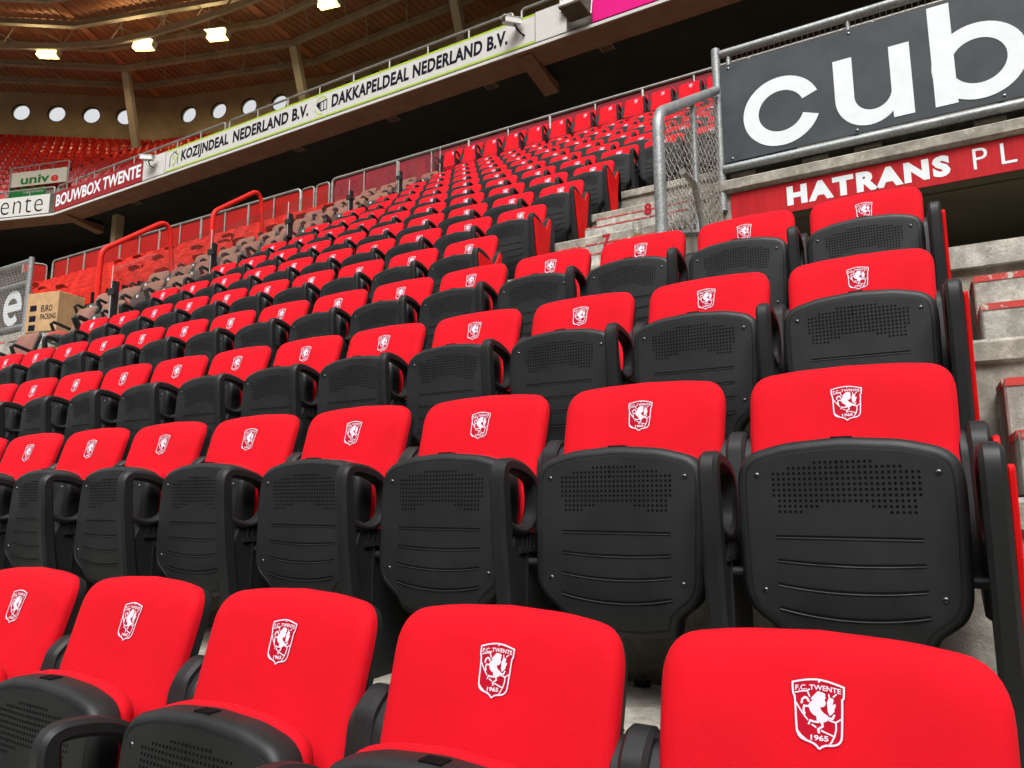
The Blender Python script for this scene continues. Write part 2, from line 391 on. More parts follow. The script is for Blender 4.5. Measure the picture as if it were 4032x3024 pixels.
stair('aisle_stair', -2.46, XF-.03, range(5, 8), 'concrete aisle steps numbered seven and eight beside the mesh fence', .008)
stair('aisle_stair', XL+.05, XL+1.1, range(5, 8), 'concrete aisle steps beside the far portal fence')
# painted row numbers on the step risers
for n, px in ((7, (2389, 948)), (8, (2551, 823))):
    yy = fy(n)-.267-.0045; p = ony(px[0], px[1], yy)
    mb = MB(); add_text(mb, str(n), lambda a, b: (p.x-.035+a*.07, yy, p.z-.055+b*.11), bold=.06)
    tag(mb.build('painted_number', 'number_paint', fixn=False), 'red painted row number %s on a concrete aisle step' % ('seven' if n == 7 else 'eight'), 'marking')

# ---------------------------------------------------------------- padded seat meshes (origin on the floor, y=0 and z=.77 at the crest)
Z0 = .77; TILT = R(16)
EV = Vector((0, math.sin(TILT), math.cos(TILT))); EN = Vector((0, -math.cos(TILT), math.sin(TILT)))
def backmap(u, v, n): return Vector((u, 0, Z0))+EV*v+EN*(n+.016*(u/.237)**2-.010*max(0, (v-.02)/.1)**2*.6)
def round_poly(P, rad, k=6):
    o = []; n = len(P)
    for i in range(n):
        a, b, c = Vector(P[i-1]), Vector(P[i]), Vector(P[(i+1) % n]); r = rad[i] if isinstance(rad, list) else rad
        if r <= 0: o.append(tuple(b)); continue
        d1 = min(r, (a-b).length*.49); d2 = min(r, (c-b).length*.49); p = b+(a-b).normalized()*d1; q = b+(c-b).normalized()*d2
        for j in range(k+1):
            t = j/k; o.append(tuple(p*(1-t)**2+b*2*t*(1-t)+q*t*t))
    return o
def resample(P, step):
    o = []; n = len(P)
    for i in range(n):
        a = Vector(P[i]); b = Vector(P[(i+1) % n]); m = max(1, int((b-a).length/step))
        for j in range(m): o.append(tuple(a.lerp(b, j/m)))
    return o
backP = resample(round_poly([(-.229, -.42), (.229, -.42), (.2385, .096), (.12, .116), (0, .1225), (-.12, .116), (-.2385, .096)], [.05, .05, .078, .03, .0, .03, .078], 7), .03)
cen = (0, -.15)
def scaled(P, k): return [(cen[0]+(x-cen[0])*k, cen[1]+(y-cen[1])*k) for x, y in P]
b = MB()
b.rings([[backmap(u, v, n) for u, v in p] for p, n in ((backP, -.040), (backP, -.026), (offset(backP, .003), -.020), (offset(backP, .009), -.0125), (offset(backP, .018), -.0072), (offset(backP, .032), -.0032), (scaled(backP, .76), -.0008), (scaled(backP, .5), 0), (scaled(backP, .15), 0))], 0)
ME_cushion = b.mesh('back_cushion', 'red_fabric', 60)
b = MB(); o_ = offset(backP, .0015)
b.rings([[backmap(u, v, n) for u, v in p] for p, n in ((offset(backP, .004), -.024), (o_, -.027), (o_, -.052), (offset(backP, .004), -.064), (offset(backP, .02), -.070), (scaled(backP, .5), -.078))], 0)
ME_shell = b.mesh('back_shell', 'black', 50)
# crest, traced in picture units and straightened to the seat back
def crest_uv(x, y):
    # affine: (365,258)->(-.036,.0425) (1295,368)->(.036,.0425) (850,1448)->(0,-.044)
    A = ((365, 258), (1295, 368), (850, 1448)); T = ((-.036, .0425), (.036, .0425), (0, -.044))
    (x0, y0), (x1, y1), (x2, y2) = A; det = (x1-x0)*(y2-y0)-(x2-x0)*(y1-y0)
    a = ((x-x0)*(y2-y0)-(x2-x0)*(y-y0))/det; c = ((x1-x0)*(y-y0)-(x-x0)*(y1-y0))/det
    return T[0][0]+a*(T[1][0]-T[0][0])+c*(T[2][0]-T[0][0]), T[0][1]+a*(T[1][1]-T[0][1])+c*(T[2][1]-T[0][1])
def cmap(x, y, n): u, v = crest_uv(x, y); return backmap(u, v, n)
SH = [(365, 258), (480, 235), (600, 218), (700, 211), (800, 213), (900, 228), (1000, 255), (1100, 290), (1200, 328), (1295, 368), (1293, 470), (1290, 575), (1262, 605), (1262, 700), (1258, 900), (1252, 1100),
      (1248, 1200), (1240, 1270), (1215, 1325), (1170, 1365), (1110, 1385), (1040, 1388), (960, 1392), (910, 1408), (880, 1432), (850, 1448), (820, 1428), (790, 1390), (740, 1352), (690, 1330), (600, 1300),
      (530, 1265), (480, 1210), (450, 1140), (440, 1050), (430, 900), (420, 700), (405, 530), (378, 470), (368, 360)]
b = MB()
b.rings([[cmap(x, y, n) for x, y in p] for p, n in ((offset(SH, -26), -.004), (offset(SH, -22), .0008))], 0, cap0=False)
N1 = .0016
b.stroke(offset(SH, 16), 34, cmap, N1, True, 1)
for pts, w in (([(425, 460), (540, 437), (640, 432), (690, 400)], 28), ([(650, 440), (690, 540)], 28), ([(835, 285), (875, 250)], 30), ([(1090, 548), (1155, 495)], 30),
               ([(450, 640), (520, 760), (590, 860), (655, 945)], 28), ([(720, 1015), (800, 1070)], 30), ([(880, 1120), (990, 1170), (1095, 1215)], 30), ([(1010, 940), (1130, 985), (1222, 930)], 32),
               ([(1135, 985), (1138, 1100), (1112, 1210), (1062, 1310), (1030, 1352)], 32), ([(450, 1100), (540, 1210), (640, 1290)], 30),
               ([(675, 625), (640, 560), (600, 545), (555, 580), (545, 655)], 42), ([(770, 730), (690, 705), (590, 695), (578, 770), (602, 845)], 40),
               ([(815, 880), (832, 978), (760, 970), (695, 950), (665, 1020)], 38), ([(900, 985), (910, 1050), (832, 1100), (847, 1170)], 42), ([(1000, 905), (1080, 922), (1112, 850)], 40)):
    b.stroke(pts, w*.88, cmap, N1+.0002, False, 1)
for poly in ([(705, 575), (730, 540), (780, 490), (810, 455), (840, 440), (880, 455), (940, 475), (965, 505), (950, 525), (970, 560), (945, 585), (965, 640), (960, 690), (920, 720), (870, 722), (890, 780), (930, 822), (1000, 870), (1015, 920),
              (990, 960), (920, 988), (880, 1010), (850, 962), (830, 885), (760, 860), (705, 805), (680, 750), (665, 680), (685, 640), (735, 602), (780, 592), (722, 592)],
             [(1000, 800), (985, 640), (1020, 560), (1005, 510), (1025, 480), (1042, 560), (1075, 565), (1105, 592), (1080, 690), (1120, 660), (1140, 690), (1112, 760), (1112, 800), (1062, 850), (1030, 870)]):
    b.add([cmap(x, y, N1+.0004) for x, y in poly], [tuple(range(len(poly)))], 1)
def tw(a, c, x0, y0, x1, y1, h): return cmap(x0+(x1-x0)*a+0*c, y0+(y1-y0)*a-h*c-38*math.sin(a*math.pi), N1)
add_text(b, 'F.C. TWENTE', lambda a, c: tw(a, c, 432, 418, 1228, 500, 92), 1, bold=.02)
add_text(b, '1965', lambda a, c: cmap(700+305*a, 1285+25*a-95*c, N1), 1, bold=.03)
ME_crest = b.mesh('crest', ['crest_red', 'crest_white'], fixn=False)
for p in ME_crest.polygons:      # crest faces towards the pitch
    if p.normal.dot(EN) < 0: p.flip()
# folded seat pan
panP = [(-.150, -.566), (-.07, -.580), (.07, -.580), (.150, -.566), (.156, -.525), (.176, -.507), (.208, -.483), (.225, -.445), (.229, -.34), (.232, -.24), (.231, -.185), (.224, -.150), (.196, -.124),
        (.12, -.104), (0, -.095), (-.12, -.104), (-.196, -.124), (-.224, -.150), (-.231, -.185), (-.232, -.24), (-.229, -.34), (-.225, -.445), (-.208, -.483), (-.176, -.507), (-.156, -.525)]
panP = resample(round_poly(panP, .022, 3), .03)
def panmap(u, v, n): # n towards the viewer
    yy = -.215-.02*(-v-.087)/.4
    return Vector((u, yy-n+.010*(u/.23)**2+(.028*max(0, (-v-.46)/.11)**2)+.016*max(0, (-v-.36)/.2)**2+.004*max(0, (v+.17)/.07)**2, Z0+v))
b = MB()
b.rings([[panmap(u, v, n) for u, v in p] for p, n in ((offset(panP, .012), -.064), (offset(panP, .002), -.060), (panP, -.05), (panP, -.016), (offset(panP, .003), -.008), (offset(panP, .008), -.0025), (offset(panP, .016), 0),
        (offset(panP, .0195), 0), (offset(panP, .0205), -.0022), (offset(panP, .0225), -.0022), (offset(panP, .0235), .0004), (offset(panP, .028), .0004))], 0, cap1=False)
q = offset(panP, .028); cxs = [[panmap(u*(1-k), (v+.3)*(1-k)-.3, .0004-.006*math.sin(k*1.57)) for u, v in q] for k in (0, .25, .5, .75, .98)]
b.rings(cxs, 0, cap0=False)
rid = offset(panP, .0215); b.tube([panmap(u, v, -.0006) for u, v in rid], .0014, 5, closed=True)
ME_pan = b.mesh('seat_pan', 'black', 45)
_qin = offset(panP, .028)
def on_pan(u, v):       # surface depth of the dished face
    x, y = u, v+.3; rho = 0.
    for i in range(len(_qin)):
        (x0, y0), (x1, y1) = _qin[i-1], _qin[i]; y0 += .3; y1 += .3; ex, ey = x1-x0, y1-y0
        det = x*(-ey)+y*ex
        if abs(det) < 1e-12: continue
        t = (x0*(-ey)+y0*ex)/det; w_ = (x*y0-y*x0)/det
        if t > 0 and -1e-6 <= w_ <= 1+1e-6: rho = 1/t; break
    k = min(max(1-rho, 0), 1)
    ks = (0, .25, .5, .75, .98); f = [.0004-.006*math.sin(q*1.57) for q in ks]
    for i in range(4):
        if k <= ks[i+1]: return f[i]+(f[i+1]-f[i])*(k-ks[i])/(ks[i+1]-ks[i])
    return f[-1]
seatP = [(u*.965, (v+.095)*.93-.092) for u, v in panP if v > -.52]
b = MB(); b.rings([[panmap(u, v, n) for u, v in p] for p, n in ((offset(seatP, .006), -.062), (seatP, -.068), (seatP, -.082), (offset(seatP, .008), -.098), (offset(seatP, .03), -.110), ([(u*.4, (v+.3)*.4-.3) for u, v in seatP], -.118))], 0)
ME_seatcush = b.mesh('seat_cushion', 'red_fabric', 60)
# perforations
rows_ = [(-.1515, [(-5, 5)]), (-.1635, [(-10, 10)])]+[(-.1755-.0122*i, [(-13, 13)]) for i in range(5)]+[(-.2365, [(-12, 12)]), (-.2487, [(-12, -5), (5, 12)]), (-.2609, [(-12, -8), (8, 12)])]
b = MB()
for v, rg in rows_:
    for lo, hi in rg:
        for i in range(lo, hi+1):
            u = i*.0113; rr = .0034
            if abs(u) < .02 and v > -.18 and (i+int(v*1000)) % 4 == 0: rr = .0042
            n = on_pan(u, v)
            vs = [panmap(u+rr*math.cos(a*math.pi/4), v+rr*math.sin(a*math.pi/4), n+.0007) for a in range(8)]
            b.add(vs, [tuple(range(8))])
ME_perf = b.mesh('perforation', 'dark_hole', fixn=False)
ME_groove = []
for v, sag in ((-.315, .0), (-.367, .006), (-.419, .011), (-.470, .016)):
    b = MB(); up = []; dn = []; K = 14
    c = lambda t: ((-.146+.292*t), v-sag*(1-(2*t-1)**2))
    pts = [c(i/K) for i in range(K+1)]
    b.stroke(pts, .0055, lambda u, w, t: panmap(u, w, on_pan(u, w)+.0010), 0, False, 0)
    b.tube([panmap(u, w-.0045, on_pan(u, w)-.0004) for u, w in pts], .0024, 6, 1)
    ME_groove.append(b.mesh('groove', ['dark_hole', 'black'], 60))
b = MB()
for k, (u, r_, n_) in enumerate(((0, .0062, 0),)):
    rg = []
    for rr, hh in ((.0064, -.002), (.0064, .001), (.005, .0026), (.0026, .0034)): rg.append([(rr*math.cos(a*math.pi/5), -hh, rr*math.sin(a*math.pi/5)) for a in range(10)])
    b.rings(rg)
    b.box((-.0032, -.0039, -.0006), (.0032, -.003, .0006), 1); b.box((-.0006, -.0039, -.0032), (.0006, -.003, .0032), 1)
ME_screw = b.mesh('screw', ['screw', 'dark_hole'], 40)
b = MB(); b.box((-.022, -.1985, Z0-.0985), (.022, -.170, Z0-.0942)); ME_slot = b.mesh('number_slot', 'dark_hole')
# armrest: front post, loop, rear bracket, stanchion (centre plane x=0)
def band(mb, path, ws, th, ch):
    P = [Vector(p) for p in path]; n = len(P); rings = []
    for i in range(n):
        d = ((P[min(i+1, n-1)]-P[max(i-1, 0)])).normalized(); nn = Vector((-d.y, d.x)); w = ws[i]/2; h = th/2
        cs = [(-h+ch, -w), (h-ch, -w), (h, -w+ch), (h, w-ch), (h-ch, w), (-h+ch, w), (-h, w-ch), (-h, -w+ch)]
        rings.append([(x, P[i].x+nn.x*a, Z0+P[i].y+nn.y*a) for x, a in cs])
    mb.rings(rings)
b = MB()
path = [(-.232, -.77), (-.258, -.62), (-.285, -.48), (-.307, -.34), (-.318, -.24), (-.3225, -.185), (-.321, -.158), (-.310, -.145), (-.285, -.141), (-.235, -.147), (-.185, -.163), (-.152, -.190), (-.145, -.235), (-.153, -.278), (-.178, -.305), (-.215, -.317), (-.255, -.313), (-.300, -.298)]
ws = [.052, .052, .052, .050, .048, .046, .042, .038, .036, .036, .034, .032, .030, .028, .026, .024, .024, .026]
def spline(P, Wd, k=4):
    o, w_ = [], []
    for i in range(len(P)-1):
        p0, p1, p2, p3 = [Vector(P[min(max(j, 0), len(P)-1)]) for j in (i-1, i, i+1, i+2)]
        for j in range(k):
            t = j/k; o.append(tuple(.5*((2*p1)+(p2-p0)*t+(2*p0-5*p1+4*p2-p3)*t*t+(3*p1-p0-3*p2+p3)*t**3))); w_.append(Wd[i]+(Wd[i+1]-Wd[i])*t)
    return o+[tuple(P[-1])], w_+[Wd[-1]]
band(b, *spline(path, ws, 3), .044, .009)
def finish_arm(b, xout, name):
    ymap = lambda a, c, t: (t, a, Z0+c)
    b.prism(round_poly([(-.085, -.40), (-.045, -.09), (.0, -.052), (.045, -.060), (.07, -.10), (.075, -.45), (-.05, -.5)], .02, 4), -.024, min(.024, xout), ymap, .008)
    b.prism(round_poly([(-.075, -.40), (-.038, -.115), (.0, -.072), (.04, -.078), (.062, -.12), (.07, -.42)], .02, 4), -.047, xout, ymap, .008)
    b.prism(round_poly([(-.235, -.77), (-.285, -.40), (-.255, -.315), (-.09, -.33), (.03, -.45), (.03, -.77)], .015, 3), -.010, .010, ymap, .003)
    for k in range(5): b.box((.010, -.225+.022*k, Z0-.36), (.016, -.221+.022*k, Z0-.325))
    b.box((.008, -.24, Z0-.375), (.017, -.12, Z0-.36)); b.box((.008, -.20, Z0-.62), (.015, -.194, Z0-.36)); b.box((.008, -.235, Z0-.60), (.013, -.16, Z0-.592))
    return b.mesh(name, 'black', 40)
ymap = lambda a, c, t: (t, a, Z0+c)
base_v, base_f, base_m = list(b.v), list(b.f), list(b.m)
ME_arm = finish_arm(b, .047, 'armrest')
b = MB(); b.v, b.f, b.m = base_v, base_f, base_m
ME_armend = finish_arm(b, .0215, 'armrest')

b = MB(); b.prism(round_poly([(-.328, -.165), (-.112, -.200), (-.048, -.092), (-.018, -.098), (-.062, -.36), (-.08, -.60), (-.235, -.64), (-.285, -.40)], [.02, .012, .012, .012, .02, .03, .03, .02], 4), .0225, .036, ymap, .003)
ME_endp = b.mesh('end_panel', 'panel_red', 30)
b = MB(); b.tube([(-.27, -.185, Z0-.402), (.27, -.185, Z0-.402)], .012, 10); ME_rod = b.mesh('pivot_rod', 'black', 40)
tallP = round_poly([(-.215, -.60), (.215, -.60), (.225, -.30), (.215, -.23), (-.215, -.23), (-.225, -.30)], .05, 4)
b = MB(); b.rings([[backmap(u, v, n) for u, v in p] for p, n in ((tallP, -.03), (tallP, .008), (offset(tallP, .015), .02), (offset(tallP, .05), .026))]); ME_tall = b.mesh('seat_front', 'red_fabric', 50)
b = MB(); b.box((-.03, -.25, BACKZ-BSEAT+.003), (.03, .03, .2)); ME_ped = b.mesh('pedestal', 'black')
SCREWS = [(-.183, -.178), (.183, -.178), (-.175, -.435), (.175, -.435)]

def place_seat(x, y, z, label, detail=2, end=None, left_arm=False, group='padded red seats with crests', open_=False):
    t = thing('padded_seat', label, 'seat', (x, y, z), group)
    j = random.uniform(-.003, .003); t.rotation_euler = (0, 0, random.uniform(-.012, .012))
    c = link('back_cushion', ME_cushion, t); link('crest', ME_crest, c)
    link('back_shell', ME_shell, t)
    if open_:
        link('seat_front', ME_tall, t); link('pedestal', ME_ped, t)
        link('pivot_rod', ME_rod, t); link('armrest', ME_arm, t, (W/2, 0, 0))
        if left_arm: link('armrest', ME_arm, t, (-W/2, 0, 0))
        return t
    p = link('seat_pan', ME_pan, t)
    tilt = random.uniform(-.02, .015); piv = Vector((0, -.185, Z0-.402))
    p.matrix_local = Matrix.Translation(piv) @ Matrix.Rotation(tilt, 4, 'X') @ Matrix.Translation(-piv)
    link('seat_cushion', ME_seatcush, p)
    if detail >= 1:
        o = link('perforation', ME_perf, p); o['kind'] = 'stuff'
        for g in ME_groove: link('groove', g, p)
        link('number_slot', ME_slot, p)
    if detail >= 2:
        for u, v in SCREWS: link('screw', ME_screw, p, tuple(panmap(u, v, on_pan(u, v))))
    link('pivot_rod', ME_rod, t)
    a = link('armrest', ME_armend if end else ME_arm, t, (W/2, 0, 0))
    if end: link('end_panel', ME_endp, a)
    if left_arm: link('armrest', ME_arm, t, (-W/2, 0, 0))
    return t
NS = 0
for n in range(1, 15):
    if n <= 4: cols = range(0, [0, 6, 9, 12, 16][n])
    elif n <= 8: cols = range(5, 15)
    else: cols = range(2, 15)
    for c in cols:
        first = c == cols[0]
        if n <= 8: lab = 'padded red seat with crest, %s row from the bottom, %s from the %s' % (ORD[n], ordn(c-cols[0]+1), 'right end' if n <= 4 else 'aisle end')
        else: lab = 'padded red seat with crest, %s row from the bottom, %s from the glass screens' % (ORD[n], ordn(15-c))
        place_seat(BX-W*c, seat_y(n), fz(n), lab, 2 if n <= 5 else (1 if n <= 9 else 0), end=first and n <= 8, left_arm=(c == 14 and n >= 5)); NS += 1
for k in range(-4, 10):
    place_seat(-3.869-W*k, BACKY, BSEAT, 'padded red seat in the raised back row, %s from its left end' % ordn(10-k), 0, left_arm=(k == 9), open_=True); NS += 1

# ---------------------------------------------------------------- right-hand portal: jamb, lintel, tunnel
def wire_panel(mb, fmap, a0, a1, b0f, b1f, pitch=.05, r=.0022, wave=.0045, ap=None):
    n = int((a1-a0)/(ap or pitch))
    for i in range(n+1):
        a = a0+(a1-a0)*i/n; lo, hi = b0f(a), b1f(a); k = max(2, int((hi-lo)/pitch*1.0)); ph = i % 2
        mb.tube([fmap(a, lo+(hi-lo)*j/k, wave*(1 if (j+ph) % 2 else -1)) for j in range(k+1)], r, 4)
    lo = min(b0f(a0), b0f(a1)); hi = max(b1f(a0), b1f(a1)); m = int((hi-lo)/pitch)
    for j in range(m+1):
        z = lo+pitch*j; seg = [a0+(a1-a0)*i/n for i in range(n+1)]; run = []
        for i, a in enumerate(seg):
            if b0f(a)-1e-6 <= z <= b1f(a)+1e-6: run.append(fmap(a, z, wave*(-1 if (i+j) % 2 else 1)))
            else:
                if len(run) > 1: mb.tube(run, r, 4)
                run = []
        if len(run) > 1: mb.tube(run, r, 4)
def portal(x0, x1, label):
    root = thing('portal', label, 'portal', (0, 0, 0))
    w = MB(); w.box((x0-.05, YS+.03, LAND+.003), (x0+.075, YS+.6, 4.47)); w.build('jamb', 'concrete', root)
    w = MB(); w.box((x1-.075, YS+.03, LAND+.003), (x1+.05, YS+.6, 4.47)); w.build('jamb', 'concrete', root)
    w = MB(); P = [(0, 4.475), (.24, 4.475), (.24, 4.605), (-.03, 4.605), (-.06, 4.585), (-.06, 4.50)]
    w.prism(P, x0-.06, x1+.06, lambda a, c, t: (t, YS+.02+a, c)); w.build('lintel', 'concrete', root)
    w = MB(); w.box((x0, YS+.10, 4.608), (x1, YS+.13, 4.752)); w.build('upstand', 'dark_concrete', root)
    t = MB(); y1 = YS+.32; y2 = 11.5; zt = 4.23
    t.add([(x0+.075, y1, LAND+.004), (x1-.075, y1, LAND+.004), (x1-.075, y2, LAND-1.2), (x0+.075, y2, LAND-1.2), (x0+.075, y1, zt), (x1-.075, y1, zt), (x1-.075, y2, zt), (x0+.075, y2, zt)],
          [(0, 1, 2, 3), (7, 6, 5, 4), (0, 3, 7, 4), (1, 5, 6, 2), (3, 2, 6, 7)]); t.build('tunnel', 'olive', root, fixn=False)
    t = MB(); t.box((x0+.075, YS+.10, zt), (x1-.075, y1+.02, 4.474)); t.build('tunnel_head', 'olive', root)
    return root
portal(XF, XF+PORT_W, 'concrete portal with dark opening behind the fourth row of seats')
portal(XL-PORT_W, XL, 'far concrete portal behind the dark sign ending in letter e')
# red board over the opening
bd = thing('lintel_board', 'worn red board reading HATRANS PL above the dark opening', 'sign', (0, 0, 0))
bx0, bx1 = -1.425, 5.4
w = MB(); w.box((bx0, YS+.012, 4.185), (bx1, YS+.026, 4.468)); w.build('board', 'worn_red', bd)
def letters(parent, s, x0, x1, z0, z1, y, mat, **kw):
    w = MB(); add_text(w, s, lambda a, b: (x0+(x1-x0)*a, y, z0+(z1-z0)*b), **kw); return w.build('lettering', mat, parent, fixn=False)
letters(bd, 'HATRANS', -.925, .352, 4.243, 4.428, YS+.0095, 'sign_white', bold=.06, spacing=1.22)
letters(bd, 'P', .512, .612, 4.252, 4.428, YS+.0095, 'sign_white', bold=-.004); letters(bd, 'L', .701, .805, 4.252, 4.428, YS+.0095, 'sign_white', bold=-.004)
# sign board "cub" on the portal balustrade
sg = thing('portal_sign', 'large dark grey sign with white letters c u b above the opening', 'sign', (0, 0, 0))
SX0, SX1, SZ0, SZ1 = -1.462, 5.4, 4.775, 5.782
w = MB(); w.prism([(SX0, SZ0), (SX1, SZ0), (SX1, SZ1), (SX0, SZ1)], YS-.012, YS, lambda a, c, t: (a, t, c), .002); w.build('panel', 'sign_grey', sg)
YT = YS-.0165
lmap = lambda a, c, t: (a, YS-.0122-t*.004, c)
def ring_letter(name, cx, cz, ro, ri, a0, a1, extra, mat='sign_white', y=None, sx=1.0):
    w = MB(); K = 44; o = []; i_ = []
    for k in range(K+1):
        a = a0+(a1-a0)*k/K; o.append((cx+ro*sx*math.cos(a), cz+ro*math.sin(a))); i_.append((cx+ri*sx*math.cos(a), cz+ri*math.sin(a)))
    f = (lambda a, c, t: (a, y-t*.004, c)) if y is not None else lmap
    for k in range(K):
        w.prism([o[k], o[k+1], i_[k+1], i_[k]], 0, 1, f)
    for P in extra: w.prism(P, 0, 1.02, f)
    return w.build('letter', mat, sg if y is None else None)
tag(ring_letter('c', -.925, 5.166, .338, .200, R(20), R(340), []), 'white letter c')
# u
w = MB(); cx, cz = -.17, 5.13; uo, ui = .298, .150
P = [(-.465, 5.505), (-.310, 5.505), (-.310, 5.14)]
K = 20
inn = [(-.163+.147*math.cos(a), 5.12+.155*math.sin(a)) for a in [math.pi+math.pi*k/K for k in range(K+1)]]
out_ = [(-.200+.265*math.cos(a), 5.12+.29*math.sin(a)) for a in [math.pi+math.pi*k/K for k in range(K+1)]]
for k in range(K): w.prism([out_[k], out_[k+1], inn[k+1], inn[k]], 0, 1, lmap)
w.prism([(-.465, 5.12), (-.310, 5.12), (-.310, 5.505), (-.465, 5.505)], 0, 1.01, lmap); w.prism([(-.018, 4.847), (.141, 4.847), (.141, 5.505), (-.018, 5.505)], 0, 1.02, lmap)
tag(w.build('letter', 'sign_white', sg), 'white letter u')
tag(ring_letter('b', .622, 5.172, .336, .198, 0, 2*math.pi, [[(.292, 4.847), (.455, 4.847), (.455, 5.757), (.292, 5.757)]]), 'white letter b')
w = MB()
for px in ((2866, 270), (3340, 132), (2884, 625), (3375, 513), (3955, 376)):
    p = ony(px[0], px[1], YS-.013); rg = [[(p.x+rr*math.cos(a*math.pi/4), YS-.012-hh, p.z+rr*math.sin(a*math.pi/4)) for a in range(8)] for rr, hh in ((.014, 0), (.013, .004), (.006, .007))]
    w = MB(); w.rings(rg); w.build('screw', 'screw', sg, 40)
# balustrade pipes round the sign
bl = thing('portal_balustrade', 'galvanised pipe balustrade framing the dark grey sign', 'railing', (0, 0, 0))
def pipe(name, path, r, parent, mat='galv', seg=14): w = MB(); w.tube(path, r, seg); return w.build(name, mat, parent, 40)
def arc(p0, corner, p1, r, k=6):
    a, b, c = Vector(p0), Vector(corner), Vector(p1); q0 = b+(a-b).normalized()*r; q1 = b+(c-b).normalized()*r
    return [q0*(1-t)**2+b*2*t*(1-t)+q1*t*t for t in [i/k for i in range(k+1)]]
pipe('corner_post', [(XF, YS+.01, 4.31), (XF, YS+.01, 5.985)], .042, bl)
pipe('top_rail', [(XF+.04, YS+.02, 5.925), (SX1, YS+.02, 5.925)], .040, bl)
pipe('bottom_rail', [(XF+.03, YS-.005, 4.718), (SX1, YS-.005, 4.718)], .042, bl)
for x in (-1.385, -.32, .75, 1.82, 2.9): pipe('upright', [(x, YS+.03, 4.70), (x, YS+.03, 5.92)], .022, bl, seg=10)
w = MB(); wire_panel(w, lambda a, c, t: (a, YS+.055+t, c), -1.36, 3.2, lambda a: 5.70, lambda a: 5.90, .05, .0030, .002); w.build('wire_mesh', 'wire', bl)['kind'] = 'stuff'
for x in (-1.42, -.78, -.35, .55): pipe('stub_bracket', [(x, YS+.07, 4.66), (x+.22, YS+.07, 4.66)], .030, bl, 'concrete', 10)
# side fence along the aisle
sf = thing('mesh_fence', 'galvanised mesh fence with curved handrail beside the numbered aisle steps', 'fence', (0, 0, 0))
p0 = Vector((XF, 4.75, 3.24)); pt = Vector((XF, 4.75, 4.42)); pe = Vector((XF, 6.60, 5.515))
pipe('handrail', [p0]+[Vector((XF, 4.75, 4.0))]+arc((XF, 4.75, 3.8), (XF, 4.75, 4.372), pe, .13)+[pe], .043, sf)
zt = lambda y: 4.37+(y-4.75)*(5.515-4.372)/(6.60-4.75)-.06
zb = lambda y: 3.46+(y-4.75)*.34
pipe('upright', [(XF, 5.72, zb(5.72)-.1), (XF, 5.72, zt(5.72))], .028, sf, seg=10)
pipe('bottom_rail', [(XF, 4.78, zb(4.78)), (XF, 6.62, zb(6.62))], .018, sf, seg=8)
w = MB(); wire_panel(w, lambda a, c, t: (XF+t, a, c), 4.80, 6.60, zb, zt, .046, .0027, .009, .07); w.build('wire_mesh', 'wire', sf)['kind'] = 'stuff'
hr = thing('landing_handrail', 'short bent grey handrail tube in front of the mesh fence', 'handrail', (0, 0, 0))
q = [onx(2500+x*.3014, 600+y*.3014, -1.4) for x, y in ((620, 250), (745, 375), (775, 420), (880, 950))]
pipe('rail', [q[0], q[1], q[2], q[3], (q[3].x, q[3].y+.18, LAND+.003)], .024, hr, 'rail_grey', 12)
# plastic cup with beer on the aisle step
cp = onz(2512, 938, fz(6)+2*H/3)
cp = Vector((-1.80, fy(7)-.15, fz(6)+2*H/3+.001)); p = ony(2512, 1000, fy(7)-.15); cp.x = p.x
cu = thing('beer_cup', 'clear plastic cup half full of beer on the aisle step', 'cup', cp)
w = MB(); K = 16
def circ(r, z): return [(r*math.cos(2*math.pi*k/K), r*math.sin(2*math.pi*k/K), z) for k in range(K)]
w.rings([circ(.028, .001), circ(.041, .145), circ(.0425, .147), circ(.0395, .145), circ(.0265, .004)]); w.build('cup_wall', 'cup', cu, 40)
w = MB(); w.rings([circ(.0255, .005), circ(.0305, .06)]); w.build('beer', 'beer', cu, 40)
# black plastic scraps on the floor of row two
for k, (px, lab) in enumerate((((2529, 2690), 'small black plastic scrap against the riser under the second row'), ((2418, 2866), 'flat black plastic scrap on the floor between front seats'))):
    q = onz(px[0], px[1]+12, fz(2)+.002)
    w = MB(); w.prism([(-.022, -.008), (.012, -.014), (.025, .004), (.004, .013), (-.018, .010)], 0, .008 if k else .02, lambda a, c, t: (q.x+a, q.y+c, fz(2)+.002+t), .002)
    tag(w.build('plastic_scrap', 'black'), lab, 'debris')

# ---------------------------------------------------------------- wall and rail behind the back row
YB = 13.1; RZ = 9.835
br = thing('back_railing', 'grey pipe railing with maroon panels behind the raised back row', 'railing', (0, 0, 0))
xs = [-4.43+1.05*k for k in range(5, 0, -1)]+[-4.43, -5.47, -6.53, -7.58, -8.63, -9.69, -10.72, -11.78]
pipe('top_rail', [(-12.86, YB, BACKZ+.5)]+arc((-12.86, YB, BACKZ+.6), (-12.86, YB, RZ), (-12, YB, RZ), .13)+[(2, YB, RZ)], .035, br, 'rail_grey', 10)
for i, x in enumerate(xs): pipe('post', [(x, YB, BACKZ+.003), (x, YB, RZ)], .034 if i % 2 else .022, br, 'rail_grey', 8)
xa = sorted(xs+[-12.80])
for a, c in zip(xa[:-1], xa[1:]): w = MB(); w.box((a+.035, YB+.01, BACKZ+.05), (c-.035, YB+.022, RZ-.06)); w.build('panel', 'maroon', br)
w = MB(); w.box((-12.84, YB+.05, BACKZ+.003), (2, YB+.08, RZ-.09)); w.build('backing', 'maroon', br)
lr = thing('back_railing', 'grey pipe railing with scarlet panels behind the plain red seats', 'railing', (0, 0, 0))
xs2 = [-15.0, -16.01, -16.99, -18.03, -19.0, -19.99, -20.99, -22.01, -23.0, -23.99, -24.97]
